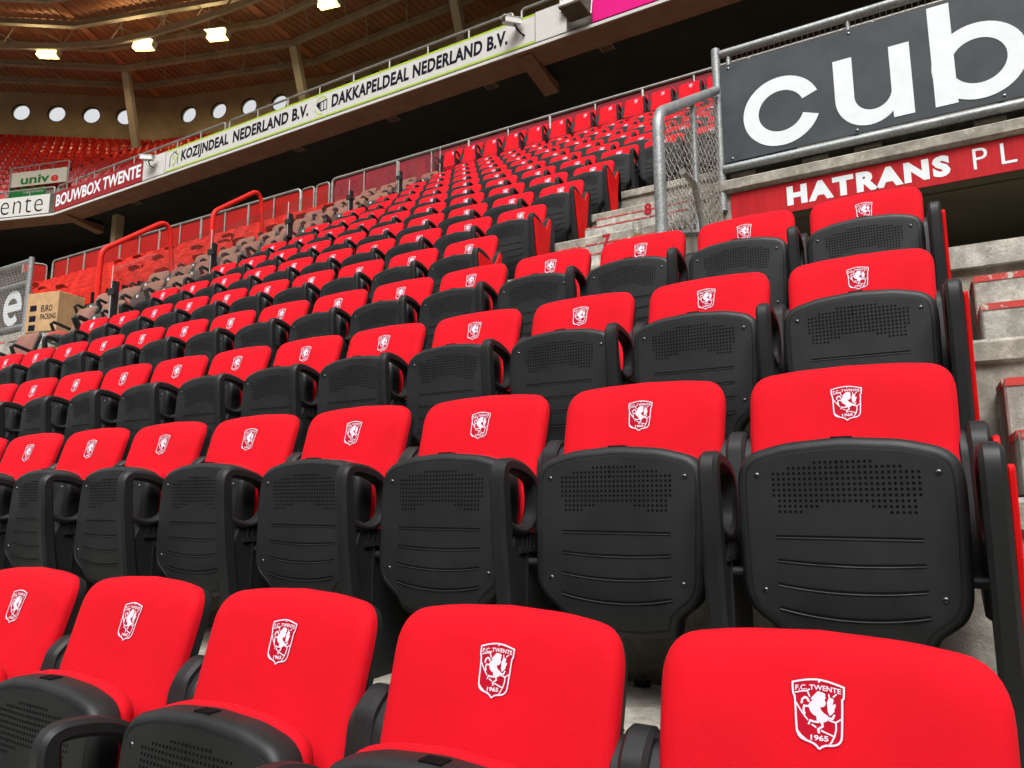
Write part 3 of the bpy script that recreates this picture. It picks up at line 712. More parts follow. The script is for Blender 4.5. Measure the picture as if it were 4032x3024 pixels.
pipe('top_rail', [(-25.9, YB, BACKZ+.4)]+arc((-25.9, YB, BACKZ+.6), (-25.9, YB, RZ), (-24, YB, RZ), .15)+arc((-16, YB, RZ), (-14.0, YB, RZ), (-14.0, YB, BACKZ), .15)+[(-14.0, YB, BACKZ+.003)], .035, lr, 'rail_grey', 10)
for i, x in enumerate(xs2): pipe('post', [(x, YB, BACKZ+.003), (x, YB, RZ)], .034 if i % 2 else .022, lr, 'rail_grey', 8)
xa = sorted(xs2+[-14.05, -25.85])
for a, c in zip(xa[:-1], xa[1:]): w = MB(); w.box((a+.035, YB+.01, BACKZ+.05), (c-.035, YB+.022, RZ-.06)); w.build('panel', 'bright_panel', lr)
def gate(x0, x1, rz, label, y=YB):
    g = thing('railing_gate', label, 'gate', ((x0+x1)/2, y, BACKZ+.06), None, rz); h = (x1-x0)/2; zt = RZ-BACKZ-.10
    P = [(-h, 0, 0)]+arc((-h, 0, 0), (-h, 0, zt), (h, 0, zt), .12)+arc((-h, 0, zt), (h, 0, zt), (h, 0, 0), .12)+[(h, 0, 0)]
    pipe('frame', P, .024, g, 'rail_grey', 8); w = MB(); w.box((-h+.02, .012, .02), (h-.02, .022, zt-.03)); w.build('panel', 'bright_panel', g)
gate(-13.42, -12.96, 0, 'narrow gate leaf with red panel right of the railing gap')
gate(-13.96, -13.50, 0, 'narrow gate leaf with red panel left of the railing gap')
gate(-26.9, -26.2, R(62), 'open gate leaf with red panel at the far left end', YB-.25)

# ---------------------------------------------------------------- concourse under the upper tier
YF, FZ0, FZ1 = 14.0, 12.285, 13.18            # fascia plane, bottom and top
A2, A3 = R(17), R(35)
N1v, N2v, N3v = Vector((0, 1)), Vector((-math.sin(A2), math.cos(A2))), Vector((-math.sin(A3), math.cos(A3)))
T1v, T2v, T3v = Vector((-1, 0)), Vector((-math.cos(A2), -math.sin(A2))), Vector((-math.cos(A3), -math.sin(A3)))
C12 = Vector((-28.03, YF)); L2 = 7.3; C23 = C12+T2v*L2
M12 = (N1v+N2v)/(1+N1v.dot(N2v)); M23 = (N2v+N3v)/(1+N2v.dot(N3v))
C34 = C23+T3v*16
XR = 13
def line(d):        # polyline of the stand offset d behind the fascia, right to left
    return [Vector((XR, YF+d)), C12+M12*d, C23+M23*d, C34+N3v*d]
def sheet(mb, d0, z0, d1, z1, mi=0, segs=(0, 1, 2)):
    a, c = line(d0), line(d1)
    for i in segs: mb.add([(*a[i], z0), (*a[i+1], z0), (*c[i+1], z1), (*c[i], z1)], [(0, 1, 2, 3)], mi)
us = MB(); sheet(us, 0, FZ0-.04, .75, FZ0-.04); sheet(us, .75, FZ0-.04, .75, FZ0+.10, 1); sheet(us, .75, FZ0+.10, 7, FZ0+.12, 1); sheet(us, 0, FZ0-.04, 0, FZ0+.02)  # behind the brown edge the ceiling takes the shade-dark colour
tag(us.build('upper_tier_soffit', ['soffit', 'interior_shade'], fixn=False), 'brown underside of the upper tier edge', kind='structure')
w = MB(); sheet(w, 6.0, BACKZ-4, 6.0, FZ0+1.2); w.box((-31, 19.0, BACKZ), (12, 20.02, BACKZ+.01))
tag(w.build('concourse_wall', 'interior_shade', fixn=False), 'concourse wall coloured dark as shade under the upper tier', kind='structure')
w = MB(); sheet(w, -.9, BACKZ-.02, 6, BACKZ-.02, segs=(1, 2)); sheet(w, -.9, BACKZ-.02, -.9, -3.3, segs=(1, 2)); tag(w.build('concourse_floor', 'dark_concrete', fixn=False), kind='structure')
for k, (x0, x1, z0, z1, lab) in enumerate(((-16.3, -12.2, 9.6, 11.6, 'dim glazed panel left of the concrete bracket'), (-11.9, -9.3, 9.7, 11.9, 'dim glazed panel right of the concrete bracket'), (-33.5, -30.2, 9.0, 11.2, 'dark glazed panel at the left above the far portal'), (-29.6, -27.2, 9.0, 11.3, 'dark glazed panel beside the pale concourse pillar'))):
    g = thing('concourse_window', lab, 'window', (0, 0, 0)); y = 19.9
    if x0 < -28: y = 16.0
    w = MB(); w.box((x0, y-.05, z0), (x1, y-.02, z1)); w.build('pane', 'dark_glass', g)
    w = MB(); w.box((x0-.06, y-.08, z0-.06), (x1+.06, y-.055, z0)); w.box((x0-.06, y-.08, z1), (x1+.06, y-.055, z1+.06)); w.box((x0-.06, y-.08, z0), (x0, y-.055, z1)); w.box((x1, y-.08, z0), (x1+.06, y-.055, z1)); w.build('frame', 'interior_shade', g)
w = MB(); w.box((-26.4, 15.3, BACKZ), (-26.1, 15.6, FZ0+.6)); tag(w.build('concourse_pillar', 'wall_concrete'), 'pale pillar in the dark concourse above the far red seats', 'pillar')
for x, lab in ((-7.72, 'concrete bracket beam under the upper tier, above the padded seats'), (-27.6, 'concrete bracket beam under the upper tier, at the corner')):
    w = MB(); w.prism([(YF+.1, FZ0-.07), (YF+1.6, FZ0-.30), (YF+1.6, FZ0-.02), (YF+.1, FZ0-.042)], x-.2, x+.2, lambda a, c, t: (t, a, c)); tag(w.build('bracket_beam', 'soffit'), lab, 'beam')
for i, px in enumerate(((2390, 190), (1935, 340), (1550, 470), (1180, 590), (540, 800))):
    p = onz(px[0], px[1], FZ0+.1); f = thing('concourse_lamp', 'unlit box lamp under the upper tier, %s from the right' % ORD[i+1], 'lamp', p, 'unlit lamps under the upper tier')
    w = MB(); w.box((-.17, -.12, 0), (.17, .12, .14)); w.build('housing', 'soffit', f); w = MB(); w.box((-.13, -.09, -.012), (.13, .09, -.001)); w.build('cover', 'rust', f)
    w = MB(); w.box((-.02, -.02, .14), (.02, .02, .75)); w.build('stem', 'soffit', f)

# ---------------------------------------------------------------- fascia boards of the upper tier
fs = MB(); sheet(fs, .03, FZ0, .03, FZ1-.02); tag(fs.build('upper_tier_fascia', 'dark_concrete', fixn=False), 'dark concrete fascia behind the advertising boards', kind='structure')
w = MB(); sheet(w, -.02, FZ0-.02, -.02, FZ0+.055); sheet(w, -.02, FZ0+.055, .03, FZ0+.055); sheet(w, -.02, FZ0-.02, .03, FZ0-.02)
tag(w.build('fascia_sill', 'banner_white', fixn=False), 'pale sill strip along the bottom of the fascia', kind='structure')
def P14(x, y): return ony(x, y, YF)
bz0, bz1 = FZ0+.10, FZ1-.03
def board(name, x0, x1, mat, label, z0=bz0, z1=bz1):
    g = thing(name, label, 'banner', (0, 0, 0)); w = MB(); w.box((x0, YF-.012, z0), (x1, YF+.02, z1)); w.build('panel', mat, g); return g
kb = board('advertising_board', -21.33, -7.36, 'banner_white', 'long white banner reading KOZIJNDEAL NEDERLAND and DAKKAPELDEAL NEDERLAND')
for z0, z1 in ((bz0, bz0+.05), (bz1-.05, bz1)): w = MB(); w.box((-21.33, YF-.0145, z0), (-7.36, YF-.0125, z1)); w.build('border', 'green', kb)
YT2 = YF-.0155
letters(kb, 'KOZIJNDEAL', -20.53, P14(902, 540).x, 12.50, 12.98, YT2, 'navy', bold=.042, shear=.06, spacing=1.06)
letters(kb, 'NEDERLAND B.V.', P14(919, 530).x, -14.79, 12.585, 12.98, YT2, 'navy', bold=.042, shear=.06, spacing=1.06)
letters(kb, 'DAKKAPELDEAL NEDERLAND B.V.', -13.89, -8.11, 12.585, 12.98, YT2, 'navy', bold=.042, shear=.06, spacing=1.06)
fm = lambda x, z, t: (x, YT2-t, z)
w = MB(); w.stroke([(-21.10, 12.52), (-21.10, 12.86), (-20.90, 13.03), (-20.70, 12.86), (-20.70, 12.55)], .035, fm, 0); w.stroke([(-20.80, 12.97), (-20.80, 13.05)], .03, fm, 0); w.build('logo', 'navy', kb, fixn=False)
w = MB(); w.stroke([(-20.98, 12.62), (-20.90, 12.52), (-20.62, 12.98)], .045, fm, .001)
for a in (-20.97, -20.89):
    for c in (12.74, 12.81): w.add([fm(a, c, .001), fm(a+.05, c, .001), fm(a+.05, c+.05, .001), fm(a, c+.05, .001)], [(0, 1, 2, 3)])
w.build('logo', 'green', kb, fixn=False)
w = MB(); w.stroke([(-14.46, 12.86), (-14.06, 12.90)], .04, fm, 0)
for x in (-14.30, -14.19, -14.07): w.stroke([(x, 12.60), (x, 12.88)], .03, fm, 0)
w.stroke([(-14.31, 12.60), (-14.06, 12.61)], .03, fm, 0); w.add([fm(-14.50, 12.83, 0), fm(-14.33, 12.62, 0), fm(-14.33, 12.86, 0)], [(0, 1, 2)]); w.build('logo', 'navy', kb, fixn=False)
w = MB(); w.stroke([(-14.28+.24*math.cos(R(a)), 12.76+.27*math.sin(R(a))) for a in range(40, 150, 12)], .035, fm, .001); w.stroke([(-14.30+.22*math.cos(R(a)), 12.74+.24*math.sin(R(a))) for a in range(190, 290, 12)], .035, fm, .001); w.build('logo', 'green', kb, fixn=False)
bb = board('advertising_board', -28.02, -22.58, 'banner_red', 'dark red banner reading BOUWBOX TWENTE at the corner')
letters(bb, 'BOUWBOX TWENTE', -27.90, -22.68, 12.56, 13.04, YT2, 'sign_white', bold=.03)
board('blank_board', -22.56, -21.36, 'banner_white', 'short blank white board between the red and white banners')
board('blank_board', -7.34, -6.52, 'banner_white', 'blank white board right of the long white banner', bz0, bz1+.02)
mg = board('advertising_board', -5.86, 6, 'magenta', 'bright magenta board at the top edge right of centre')
w = MB(); w.box((-4.95, YF-.017, 12.93), (-4.72, YF-.0135, 13.12)); w.build('lettering', 'sign_white', mg)
# small cabinet and tilted tray next to the magenta board
cb = thing('control_cabinet', 'white control cabinet on the fascia beside the magenta board', 'cabinet', (0, 0, 0))
w = MB(); w.box((-6.62, YF-.16, 12.82), (-6.28, YF-.016, 13.40)); w.build('body', 'steel', cb); w = MB(); w.box((-6.58, YF-.165, 13.10), (-6.55, YF-.161, 13.16)); w.build('lock', 'ink', cb)
tr = thing('speaker_tray', 'tilted dark square tray hung off the fascia below the cabinet', 'bracket', (0, 0, 0))
c0 = [ony(1900+x*.36166, y*.36166, Y) for x, y, Y in ((825, 90, YF-.55), (1060, 5, YF-.62), (1180, 165, YF-.10), (955, 245, YF-.06))]
w = MB(); up_ = Vector((0, 0, .05)); w.add([p for p in c0]+[p+up_ for p in c0], [(0, 1, 2, 3), (4, 5, 6, 7), (0, 1, 5, 4), (1, 2, 6, 5), (2, 3, 7, 6), (3, 0, 4, 7)]); w.build('tray', 'rust', tr)
for a in (2, 3): w = MB(); w.tube([c0[a]+up_, (c0[a].x, YF-.02, c0[a].z+.45)], .015, 6); w.build('strut', 'steel', tr)
# facet two: white board ending in "vente"
def F2(s, d, z): p = C12+T2v*s+N2v*d; return (p.x, p.y, z)
vb = thing('advertising_board', 'white board with thin black lettering ending in vente, left corner', 'banner', (0, 0, 0))
w = MB(); w.prism([(.22, bz0), (7.1, bz0), (7.1, bz1), (.22, bz1)], -.012, .02, lambda a, c, t: F2(a, t, c)); w.build('panel', 'banner_white', vb)
w = MB(); add_text(w, 'vente', lambda a, c: F2(3.03-(2.52)*a, -.0155, 12.47+.60*c), bold=-.012, spacing=1.12); w.build('lettering', 'ink', vb, fixn=False)
# rail on top of the fascia
rt = FZ1+.26
def top_rail(pts, label, ends):
    g = thing('fascia_rail', label, 'railing', (0, 0, 0)); P = [Vector(p) for p in pts]; path = []
    if ends[0]: path += [P[0]-Vector((0, 0, .28))]+arc(P[0]-Vector((0, 0, .2)), P[0], P[1], .09)
    else: path.append(P[0])
    if ends[1]: path += arc(P[0], P[1], P[1]-Vector((0, 0, .2)), .09)+[P[1]-Vector((0, 0, .28))]
    else: path.append(P[1])
    pipe('rail', path, .032, g, 'rail_grey', 8); L = (P[1]-P[0]).length; n = max(1, round(L/1.25))
    for i in range(1, n): q = P[0].lerp(P[1], i/n); pipe('post', [q-Vector((0, 0, .28)), q], .024, g, 'rail_grey', 6)
def F1(x): return (x, YF+.06, rt)
top_rail([F1(-7.75), F1(6)], 'pipe rail on the fascia above the magenta board', (1, 0))
top_rail([F1(-18.3), F1(-8.0)], 'pipe rail on the fascia above DAKKAPELDEAL', (1, 1))
top_rail([F1(-27.95), F1(-18.5)], 'pipe rail on the fascia above BOUWBOX', (1, 1))
top_rail([F2(7, .06, rt), F2(.1, .06, rt)], 'pipe rail on the fascia above vente', (0, 1))
# security cameras on the fascia
def cctv(px, tilt, rz, label):
    p = ony(px[0], px[1], YF-.28); g = thing('security_camera', label, 'camera', p, 'security cameras on the fascia', rz); g.rotation_euler = (tilt, 0, rz)
    w = MB(); w.prism([(-.09, -.07), (.09, -.07), (.09, .07), (-.09, .07)], -.26, .20, lambda a, c, t: (a, t, c), .012); w.build('housing', 'steel', g)
    w = MB(); w.box((-.105, -.31, .071), (.105, .22, .082)); w.build('sun_shield', 'steel', g)
    w = MB(); w.box((-.055, -.263, -.04), (.055, -.2605, .045)); w.build('lens_window', 'dark_glass', g)
    w = MB(); w.tube([(0, .05, -.07), (0, .06, -.16), (.02, .16, -.28), (.02, .30, -.34)], .022, 7); w.build('bracket', 'ink', g)
    w = MB(); w.tube([(.03, -.02, -.07), (.08, 0, -.17), (.09, .08, -.27), (.04, .17, -.34), (.0, .24, -.40)], .008, 5); w.build('cable', 'ink', g)
cctv((583, 622), R(-8), R(-70), 'white security camera on the fascia beside the dark red banner')
cctv((2020, 85), R(12), R(-28), 'white security camera on the fascia above the letters B.V.')

# ---------------------------------------------------------------- upper tier: terraces, seats, rear wall with portholes
UZ, UR, UD = 12.50, .605, .8
tz = lambda i: UZ+UR*i
td = lambda i: .7+UD*i
w = MB(); sheet(w, .03, FZ1-.02, .7, UZ+.0)
for i in range(20):
    sheet(w, td(i), tz(i), td(i+1), tz(i))
    if i < 19: sheet(w, td(i+1), tz(i), td(i+1), tz(i+1))
tag(w.build('upper_terrace', 'step_concrete', fixn=False), 'concrete steps of the upper tier', kind='structure')
UDW = 17.0; WZ0, WZ1 = tz(19), 28.3; PZ, PR = 26.74, .58
# plastic shell seat
b = MB(); K = 8
def shell(mb, w_, hb, ds, th=.012, curve=.07):
    prof = [(-ds, .40), (-ds*.75, .425), (-ds*.3, .405), (0, .415), (.035, .47), (.06, .58), (.085, .70), (.09, .40+hb)]
    grid = []
    for j, (y, z) in enumerate(prof):
        row = []
        for k in range(K+1):
            s = k/K*2-1; wd = w_*(.94 if j in (0, 7) else 1); x = s*wd/2
            cv = curve*(s*s)*(-1 if j > 3 else 0); zz = z+(.03*s*s if j <= 3 else 0)-(.07*abs(s)**4 if j == 7 else 0); row.append((x, y+cv, zz))
        grid.append(row)
    n = len(prof); vs = [p for r in grid for p in r]+[(p[0], p[1]+(th if j > 2 else 0), p[2]-(th if j <= 3 else 0)) for j, r in enumerate(grid) for p in r]
    o = n*(K+1); fs = []
    for j in range(n-1):
        for k in range(K):
            a = j*(K+1)+k; fs.append((a, a+1, a+K+2, a+K+1)); fs.append((o+a, o+a+K+1, o+a+K+2, o+a+1))
    for k in range(K):
        a = k; fs.append((a, o+a, o+a+1, a+1)); a = (n-1)*(K+1)+k; fs.append((a, a+1, o+a+1, o+a))
    for j in range(n-1):
        a = j*(K+1); fs.append((a, a+K+1, o+a+K+1, o+a)); a = j*(K+1)+K; fs.append((a, o+a, o+a+K+1, a+K+1))
    mb.add(vs, fs)
shell(b, .47, .44, .40); b.box((-.06, -.1, .001), (.06, .06, .395)); ME_shellseat = b.mesh('shell_seat', 'shell_red', 50)
def fascia_hides(P):
    x, y, z = P
    s = YF/y; X = x*s
    if X > C12.x: zz = CAMZ+(z-CAMZ)*s
    else: s = C12.dot(N2v)/Vector((x, y)).dot(N2v); zz = CAMZ+(z-CAMZ)*s
    return zz < FZ1-.02
def tier_hit(px, py, N, C, h=0.):
    d = ray(px, py); k = UR/UD; z0 = UZ-k*.7+h
    a = Vector((d.x, d.y)).dot(N); s = (z0-CAMZ-k*C.dot(N))/(d.z-k*a); return EYE+d*s
U = lambda x, y: (x*.36166, 380+y*.36166)
aisle_pts = [tier_hit(*U(*p), N2v, C12, .0) for p in ((890, 800), (1025, 750), (1265, 680), (1385, 640), (1690, 530), (1985, 420))]
nU = 0
sign_hide = []
for fi, (C, T, N, M0, M1) in enumerate(((C12, T1v, N1v, None, M12), (C12, T2v, N2v, M12, M23), (C23, T3v, N3v, M23, None))):
    rz = math.atan2(-N.x, N.y)
    for i in range(20):
        d = td(i)+.42
        if fi == 0: a = C12+M12*d; s0 = .35; s1 = 30; org = a; dirv = -T
        elif fi == 1: a = C23+M23*d; bq = C12+M12*d; org = a; dirv = (bq-a).normalized(); s0 = .3; s1 = (bq-a).length-.25
        else: org = C23+M23*d; dirv = T; s0 = .3; s1 = 15.5
        n = int((s1-s0)/.5)
        for k in range(n+1):
            p = org+dirv*(s0+.5*k); P = (p.x, p.y, tz(i)+.6); pj = project(P)
            if pj is None or not (-25 < pj[0] < 1150) or pj[1] < 300: continue
            if fascia_hides((p.x, p.y, tz(i)+.85)): continue
            if fi == 1 and any((Vector((q.x, q.y))-p).length < .62 for q in aisle_pts): continue
            if fi >= 1 and d < 6.0 and 40 < pj[0] < 275 and pj[1] > 650: continue
            if fi == 2: side, kk = 'left', k+1
            elif fi == 1: side, kk = 'right', k+1
            lab = ('red shell seat in upper corner, %s row below portholes, %s %s of leaning column' % (ordn(20-i), ordn(kk), side)) if fi else 'red shell seat above fascia rail, %s row below portholes, %s right of corner' % (ordn(20-i), ordn(k+1))
            o = link('shell_seat', ME_shellseat, None, (p.x, p.y, tz(i)+.001)); o.rotation_euler = (0, 0, rz); tag(o, lab, 'seat', 'red shell seats of the upper tier'); nU += 1
# rear wall facets with porthole openings
def wall_facet(A, Bp, centres, name, label):
    A = Vector(A); Bp = Vector(Bp); L = (Bp-A).length; t = (Bp-A)/L; w = MB(); K = 32
    mp = lambda s, z: (A.x+t.x*s, A.y+t.y*s, z)
    nrm = Vector((-t.y, t.x)); nrm = nrm if nrm.dot(A) > 0 else -nrm
    xs = []
    for c in centres: s = (Vector(c)-A).dot(t); xs.append(s)
    xs = sorted(s for s in xs if .7 < s < L-.7); edges = [0]
    def q(s0, s1, z0, z1): w.add([mp(s0, z0), mp(s1, z0), mp(s1, z1), mp(s0, z1)], [(0, 1, 2, 3)])
    cur = 0; half = .9
    for s in xs:
        q(cur, s-half, WZ0-.5, WZ1); q(s-half, s+half, WZ0-.5, PZ-half); q(s-half, s+half, PZ+half, WZ1); cur = s+half
        cirp = [(s+PR*math.cos(2*math.pi*k/K), PZ+PR*math.sin(2*math.pi*k/K)) for k in range(K)]
        sq = []
        for k in range(K):
            a = 2*math.pi*k/K; c_, s_ = math.cos(a), math.sin(a); m = half/max(abs(c_), abs(s_)); sq.append((s+c_*m, PZ+s_*m))
        w.add([mp(*p) for p in cirp]+[mp(*p) for p in sq], [(k, (k+1) % K, K+(k+1) % K, K+k) for k in range(K)])
        back = [Vector((*Vector(mp(*p))[:],))+Vector((nrm.x, nrm.y, 0))*.28 for p in cirp]
        w.add([mp(*p) for p in cirp]+back, [(k, (k+1) % K, K+(k+1) % K, K+k) for k in range(K)])
    q(cur, L, WZ0-.5, WZ1)
    wall = tag(w.build(name, 'wall_concrete', fixn=False), label, kind='structure')
    for s in xs:
        pr_ = MB(); rr = PR; off = Vector((nrm.x, nrm.y, 0))*.10
        pr_.add([Vector(mp(s+rr*math.cos(2*math.pi*k/K), PZ+rr*math.sin(2*math.pi*k/K)))+off for k in range(K)], [tuple(range(K))])
        win = MB(); win.tube([Vector(mp(s+(PR-.01)*math.cos(2*math.pi*k/K), PZ+(PR-.01)*math.sin(2*math.pi*k/K)))+off*.6 for k in range(K)], .05, 6, closed=True)
        wo = win.build('porthole', 'ink', wall, 40); pr_.build('pane', 'window_glass', wo, fixn=False)
    return wall
Lw = line(UDW)
pxr = [(407, 247), (472, 240), (537, 232), (603, 220)]; pxl = [(45, 240), (122, 245), (197, 248), (270, 252)]
S2 = 4032/2212
def onN(px, py, C, N, d): r = ray(px, py); s = (C.dot(N)+d)/Vector((r.x, r.y)).dot(N); return EYE+r*s
cr_ = [onN(x*S2, y*S2, C12, N2v, UDW) for x, y in pxr]; cl_ = [onN(x*S2, y*S2, C23, N3v, UDW) for x, y in pxl]
wall_facet(Lw[1], Lw[2], [(p.x, p.y) for p in cr_], 'upper_wall', 'brown concrete wall with portholes right of the leaning column')
wall_facet(Lw[2], Lw[3], [(p.x, p.y) for p in cl_]+[(cl_[0].x-2.2*math.cos(A3), cl_[0].y-2.2*math.sin(A3))], 'upper_wall', 'brown concrete wall with four portholes left of the leaning column')
wall_facet(Lw[0], Lw[1], [(x, Lw[0].y) for x in (-29.5, -27.3, -25.1, -22.9)], 'upper_wall', 'brown concrete wall hidden behind the long fascia')
# upper tier sign and rails
un = thing('upper_portal_sign', 'cream sign reading unive above a green strip in the upper corner', 'sign', (0, 0, 0))
UDS = 4.0
def F2b(s, d, z): return F2(s, d, z)
def s_of(p): return (Vector((p.x, p.y))-C12).dot(T2v)
TLp, TRp = onN(*U(130, 830), C12, N2v, UDS), onN(*U(735, 775), C12, N2v, UDS)
sl0, sr0 = s_of(TLp), s_of(TRp); zt_, zb_, zg_ = 16.50, 15.80, 15.38
w = MB(); w.prism([(sr0, zb_), (sl0, zb_), (sl0, zt_), (sr0, zt_)], 0, .03, lambda a, c, t: F2(a, UDS+t, c)); w.build('panel', 'cream', un)
w = MB(); w.prism([(sr0+1.1, zg_-.1), (sl0, zg_-.1), (sl0, zb_-.12), (sr0+1.1, zb_-.12)], 0, .03, lambda a, c, t: F2(a, UDS+t, c)); w.build('strip', 'dark_green', un)
u0, e1 = s_of(onN(*U(222, 955), C12, N2v, UDS)), s_of(onN(*U(632, 920), C12, N2v, UDS)); du = (u0-e1)
w = MB(); add_text(w, 'univ', lambda a, c: F2(u0-du*.77*a, UDS-.004, 15.88+.42*c), bold=.03); w.build('lettering', 'dark_green', un, fixn=False)
w = MB(); add_text(w, 'e', lambda a, c: F2(u0-du*.80-du*.20*a, UDS-.004, 15.88+.30*c), bold=.03); w.build('lettering', 'red_paint', un, fixn=False)
w = MB(); add_text(w, 'Supporters', lambda a, c: F2(sl0-.75-1.1*a, UDS-.004, zg_+.03+.16*c)); w.stroke([(0, 0), (1, 1)], .001, lambda a, c, t: F2(sl0-.5, UDS-.004, zg_), 0); w.build('lettering', 'banner_white', un, fixn=False)
fr = [F2(sl0+.02, UDS-.02, UZ+1.6), F2(sl0+.02, UDS-.02, zt_+.22), F2(sr0-.1, UDS-.02, zt_+.30), F2(sr0-.1, UDS-.02, UZ+2.0)]
pipe('frame', [fr[0]]+arc(fr[0], fr[1], fr[2], .12)+arc(fr[1], fr[2], fr[3], .12)+[fr[3]], .03, un, 'rail_grey', 6)
for k in range(1, 4): s_ = sl0+(sr0-sl0)*k/4; pipe('upright', [F2(s_, UDS-.02, zt_), F2(s_, UDS-.02, zt_+.24)], .015, un, 'rail_grey', 5)
w = MB()
for i, p in enumerate(aisle_pts):
    nn = Vector((N2v.x, N2v.y, UR/UD)).normalized(); z0 = p.z
    a = Vector((p.x, p.y, tz(max(0, int(((Vector((p.x, p.y))-C12).dot(N2v)-.7)/UD))))); b2 = a+Vector((N2v.x, N2v.y, 0))*1.5+Vector((0, 0, UR/UD*1.5)); up1 = Vector((0, 0, 1.0))
    g = thing('aisle_rail', 'thin red aisle rail in the upper tier, %s going up from the left' % ORD[i+1], 'handrail', a, 'red aisle rails of the upper tier')
    pp = [Vector((0, 0, 0))]+arc((0, 0, 0), up1, b2-a+up1, .15, 4)+arc(up1, b2-a+up1, b2-a, .15, 4)+[b2-a]
    pipe('rail', pp, .028, g, 'red_paint', 6)

# ---------------------------------------------------------------- roof: ribbed sheets, ring beams, rafters, columns, lamps
rz_ = lambda d: 27.1+.06*d
def roof_facet(segi, label):
    w = MB(); d0, d1 = -7.0, UDW+.6; a, c = line(d0), line(d1)
    N = (N1v, N2v, N3v)[segi]; T = (T1v, T2v, T3v)[segi]
    s_lo = max if False else None
    A0, A1, B0_, B1 = a[segi], a[segi+1], c[segi], c[segi+1]
    org = A0; sA0 = 0; sA1 = (A1-A0).dot(T); sB0 = (B0_-A0).dot(T); sB1 = (B1-A0).dot(T)
    smin, smax = min(sA0, sB0), max(sA1, sB1); step = .42; n = int((smax-smin)/step)
    def clip(s):  # d range for which s lies inside the facet
        lo, hi = d0, d1
        f0 = lambda d: sA0+(sB0-sA0)*(d-d0)/(d1-d0); f1 = lambda d: sA1+(sB1-sA1)*(d-d0)/(d1-d0)
        ds = [d0+(d1-d0)*k/40 for k in range(41)]; ok = [d for d in ds if f0(d)-1e-6 <= s <= f1(d)+1e-6]
        return (ok[0], ok[-1]) if len(ok) > 1 else None
    w.add([(*A0, rz_(d0)+.06), (*A1, rz_(d0)+.06), (*B1, rz_(d1)+.06), (*B0_, rz_(d1)+.06)], [(0, 1, 2, 3)])
    for k in range(n+1):
        s = smin+step*k; cl = clip(s)
        if not cl: continue
        p0 = org+T*s+N*(cl[0]-d0); p1 = org+T*s+N*(cl[1]-d0)
        w.beam((*p0, rz_(cl[0])+.035), (*p1, rz_(cl[1])+.035), .12, .05, mi=0)
    return tag(w.build('roof', 'roof', fixn=False), label, kind='structure')
roof_facet(0, 'brown ribbed roof underside above the long stand'); roof_facet(1, 'brown ribbed roof underside over the corner'); roof_facet(2, 'brown ribbed roof underside at the far left')
names = ['lowest', 'second', 'third', 'fourth', 'fifth', 'sixth']
for i, d in enumerate((14.95, 12.85, 10.7, 8.4, 6.2, 3.6)):
    P = line(d); g = thing('ring_beam', 'pale steel ring beam following the roof, %s from the porthole wall' % ORD[i+1], 'beam', (0, 0, 0), 'ring beams under the roof')
    for k in range(3):
        w = MB(); w.beam((*P[k], rz_(d)-.20), (*P[k+1], rz_(d)-.20), .08, .36); w.beam((*P[k], rz_(d)-.37), (*P[k+1], rz_(d)-.37), .26, .04); w.build('girder', 'beam', g)
for nm, C, Mv in (('right', C12, M12), ('left', C23, M23)):
    g = thing('seam_rafter', 'orange brown rafter plates along the roof seam %s' % ('above the leaning column' if nm == 'left' else 'over the long banner'), 'rafter', (0, 0, 0))
    for a_, b_ in ((15.2, 16.6), (13.1, 14.7), (10.9, 12.6), (8.6, 10.4), (6.4, 8.1), (3.9, 5.9)):
        p, q = C+Mv*a_, C+Mv*b_; w = MB(); w.beam((*p, rz_(a_)-.03), (*q, rz_(b_)-.03), .42, .05); w.build('plate', 'rafter', g)
def colm(C, Mv, d0, z0, d1, z1, label):
    p, q = C+Mv*d0, C+Mv*d1; w = MB(); w.beam((*p, z0), (*q, z1), .42, .34, up=(Mv.x, Mv.y, 0)); w.beam((*(p+Vector((.24, .02))), z0), (*(q+Vector((.24, .02))), z1), .06, .36, up=(Mv.x, Mv.y, 0))
    tag(w.build('leaning_column', 'cream'), label, 'column')
M['column'] = M['cream']
colm(C23, M23, 14.9, tz(17), 13.0, rz_(13)-.39, 'leaning concrete column between the portholes at upper left')
colm(C12, M12, 14.9, tz(17), 13.0, rz_(13)-.39, 'leaning concrete column rising behind the white banner')
colm(Vector((-19.0, YF)), Vector((0, 1)), 14.9, tz(17), 13.0, rz_(13)-.39, 'leaning concrete column behind the top rail, rightmost')
cb_pts = [onz(x*.6076, y*.6076, 26.3) for x, y in ((0, 300), (400, 300), (700, 280), (1000, 215), (1250, 140), (1450, 70), (1640, 0))]
cb_pts = [cb_pts[0]+(cb_pts[0]-cb_pts[1])*2]+cb_pts+[cb_pts[-1]+(cb_pts[-1]-cb_pts[-2])*3]
g = thing('curved_truss', 'curved steel truss chord hanging under the roof above the lamps', 'beam', (0, 0, 0))
w = MB()
for a, c in zip(cb_pts[:-1], cb_pts[1:]): w.beam(a, c, .16, .34)
w.build('chord', 'beam', g)
for k in range(1, len(cb_pts)-1): w = MB(); p = cb_pts[k]; w.tube([p, (p.x+.3, p.y+.5, 27.75)], .05, 6); w.build('hanger', 'beam', g)
rb = random.Random(3)
g = thing('roof_bracing', 'thin diagonal brace rods between the ring beams', 'bracing', (0, 0, 0))
for C, T, Mv in ((C12, Vector((1, 0)), M12), (C12, T2v, M12), (C23, T3v, M23), (C23, -T2v, M23)):
    for da, db in ((14.95, 12.85), (12.85, 10.7), (10.7, 8.4)):
        for s in (1.5, 4.2, 7.0):
            p = C+Mv*da+T*s; q = C+Mv*db+T*(s+1.3); w = MB(); w.tube([(*p, rz_(da)-.38), (*q, rz_(db)-.1)], .035, 5); w.build('rod', 'beam', g)
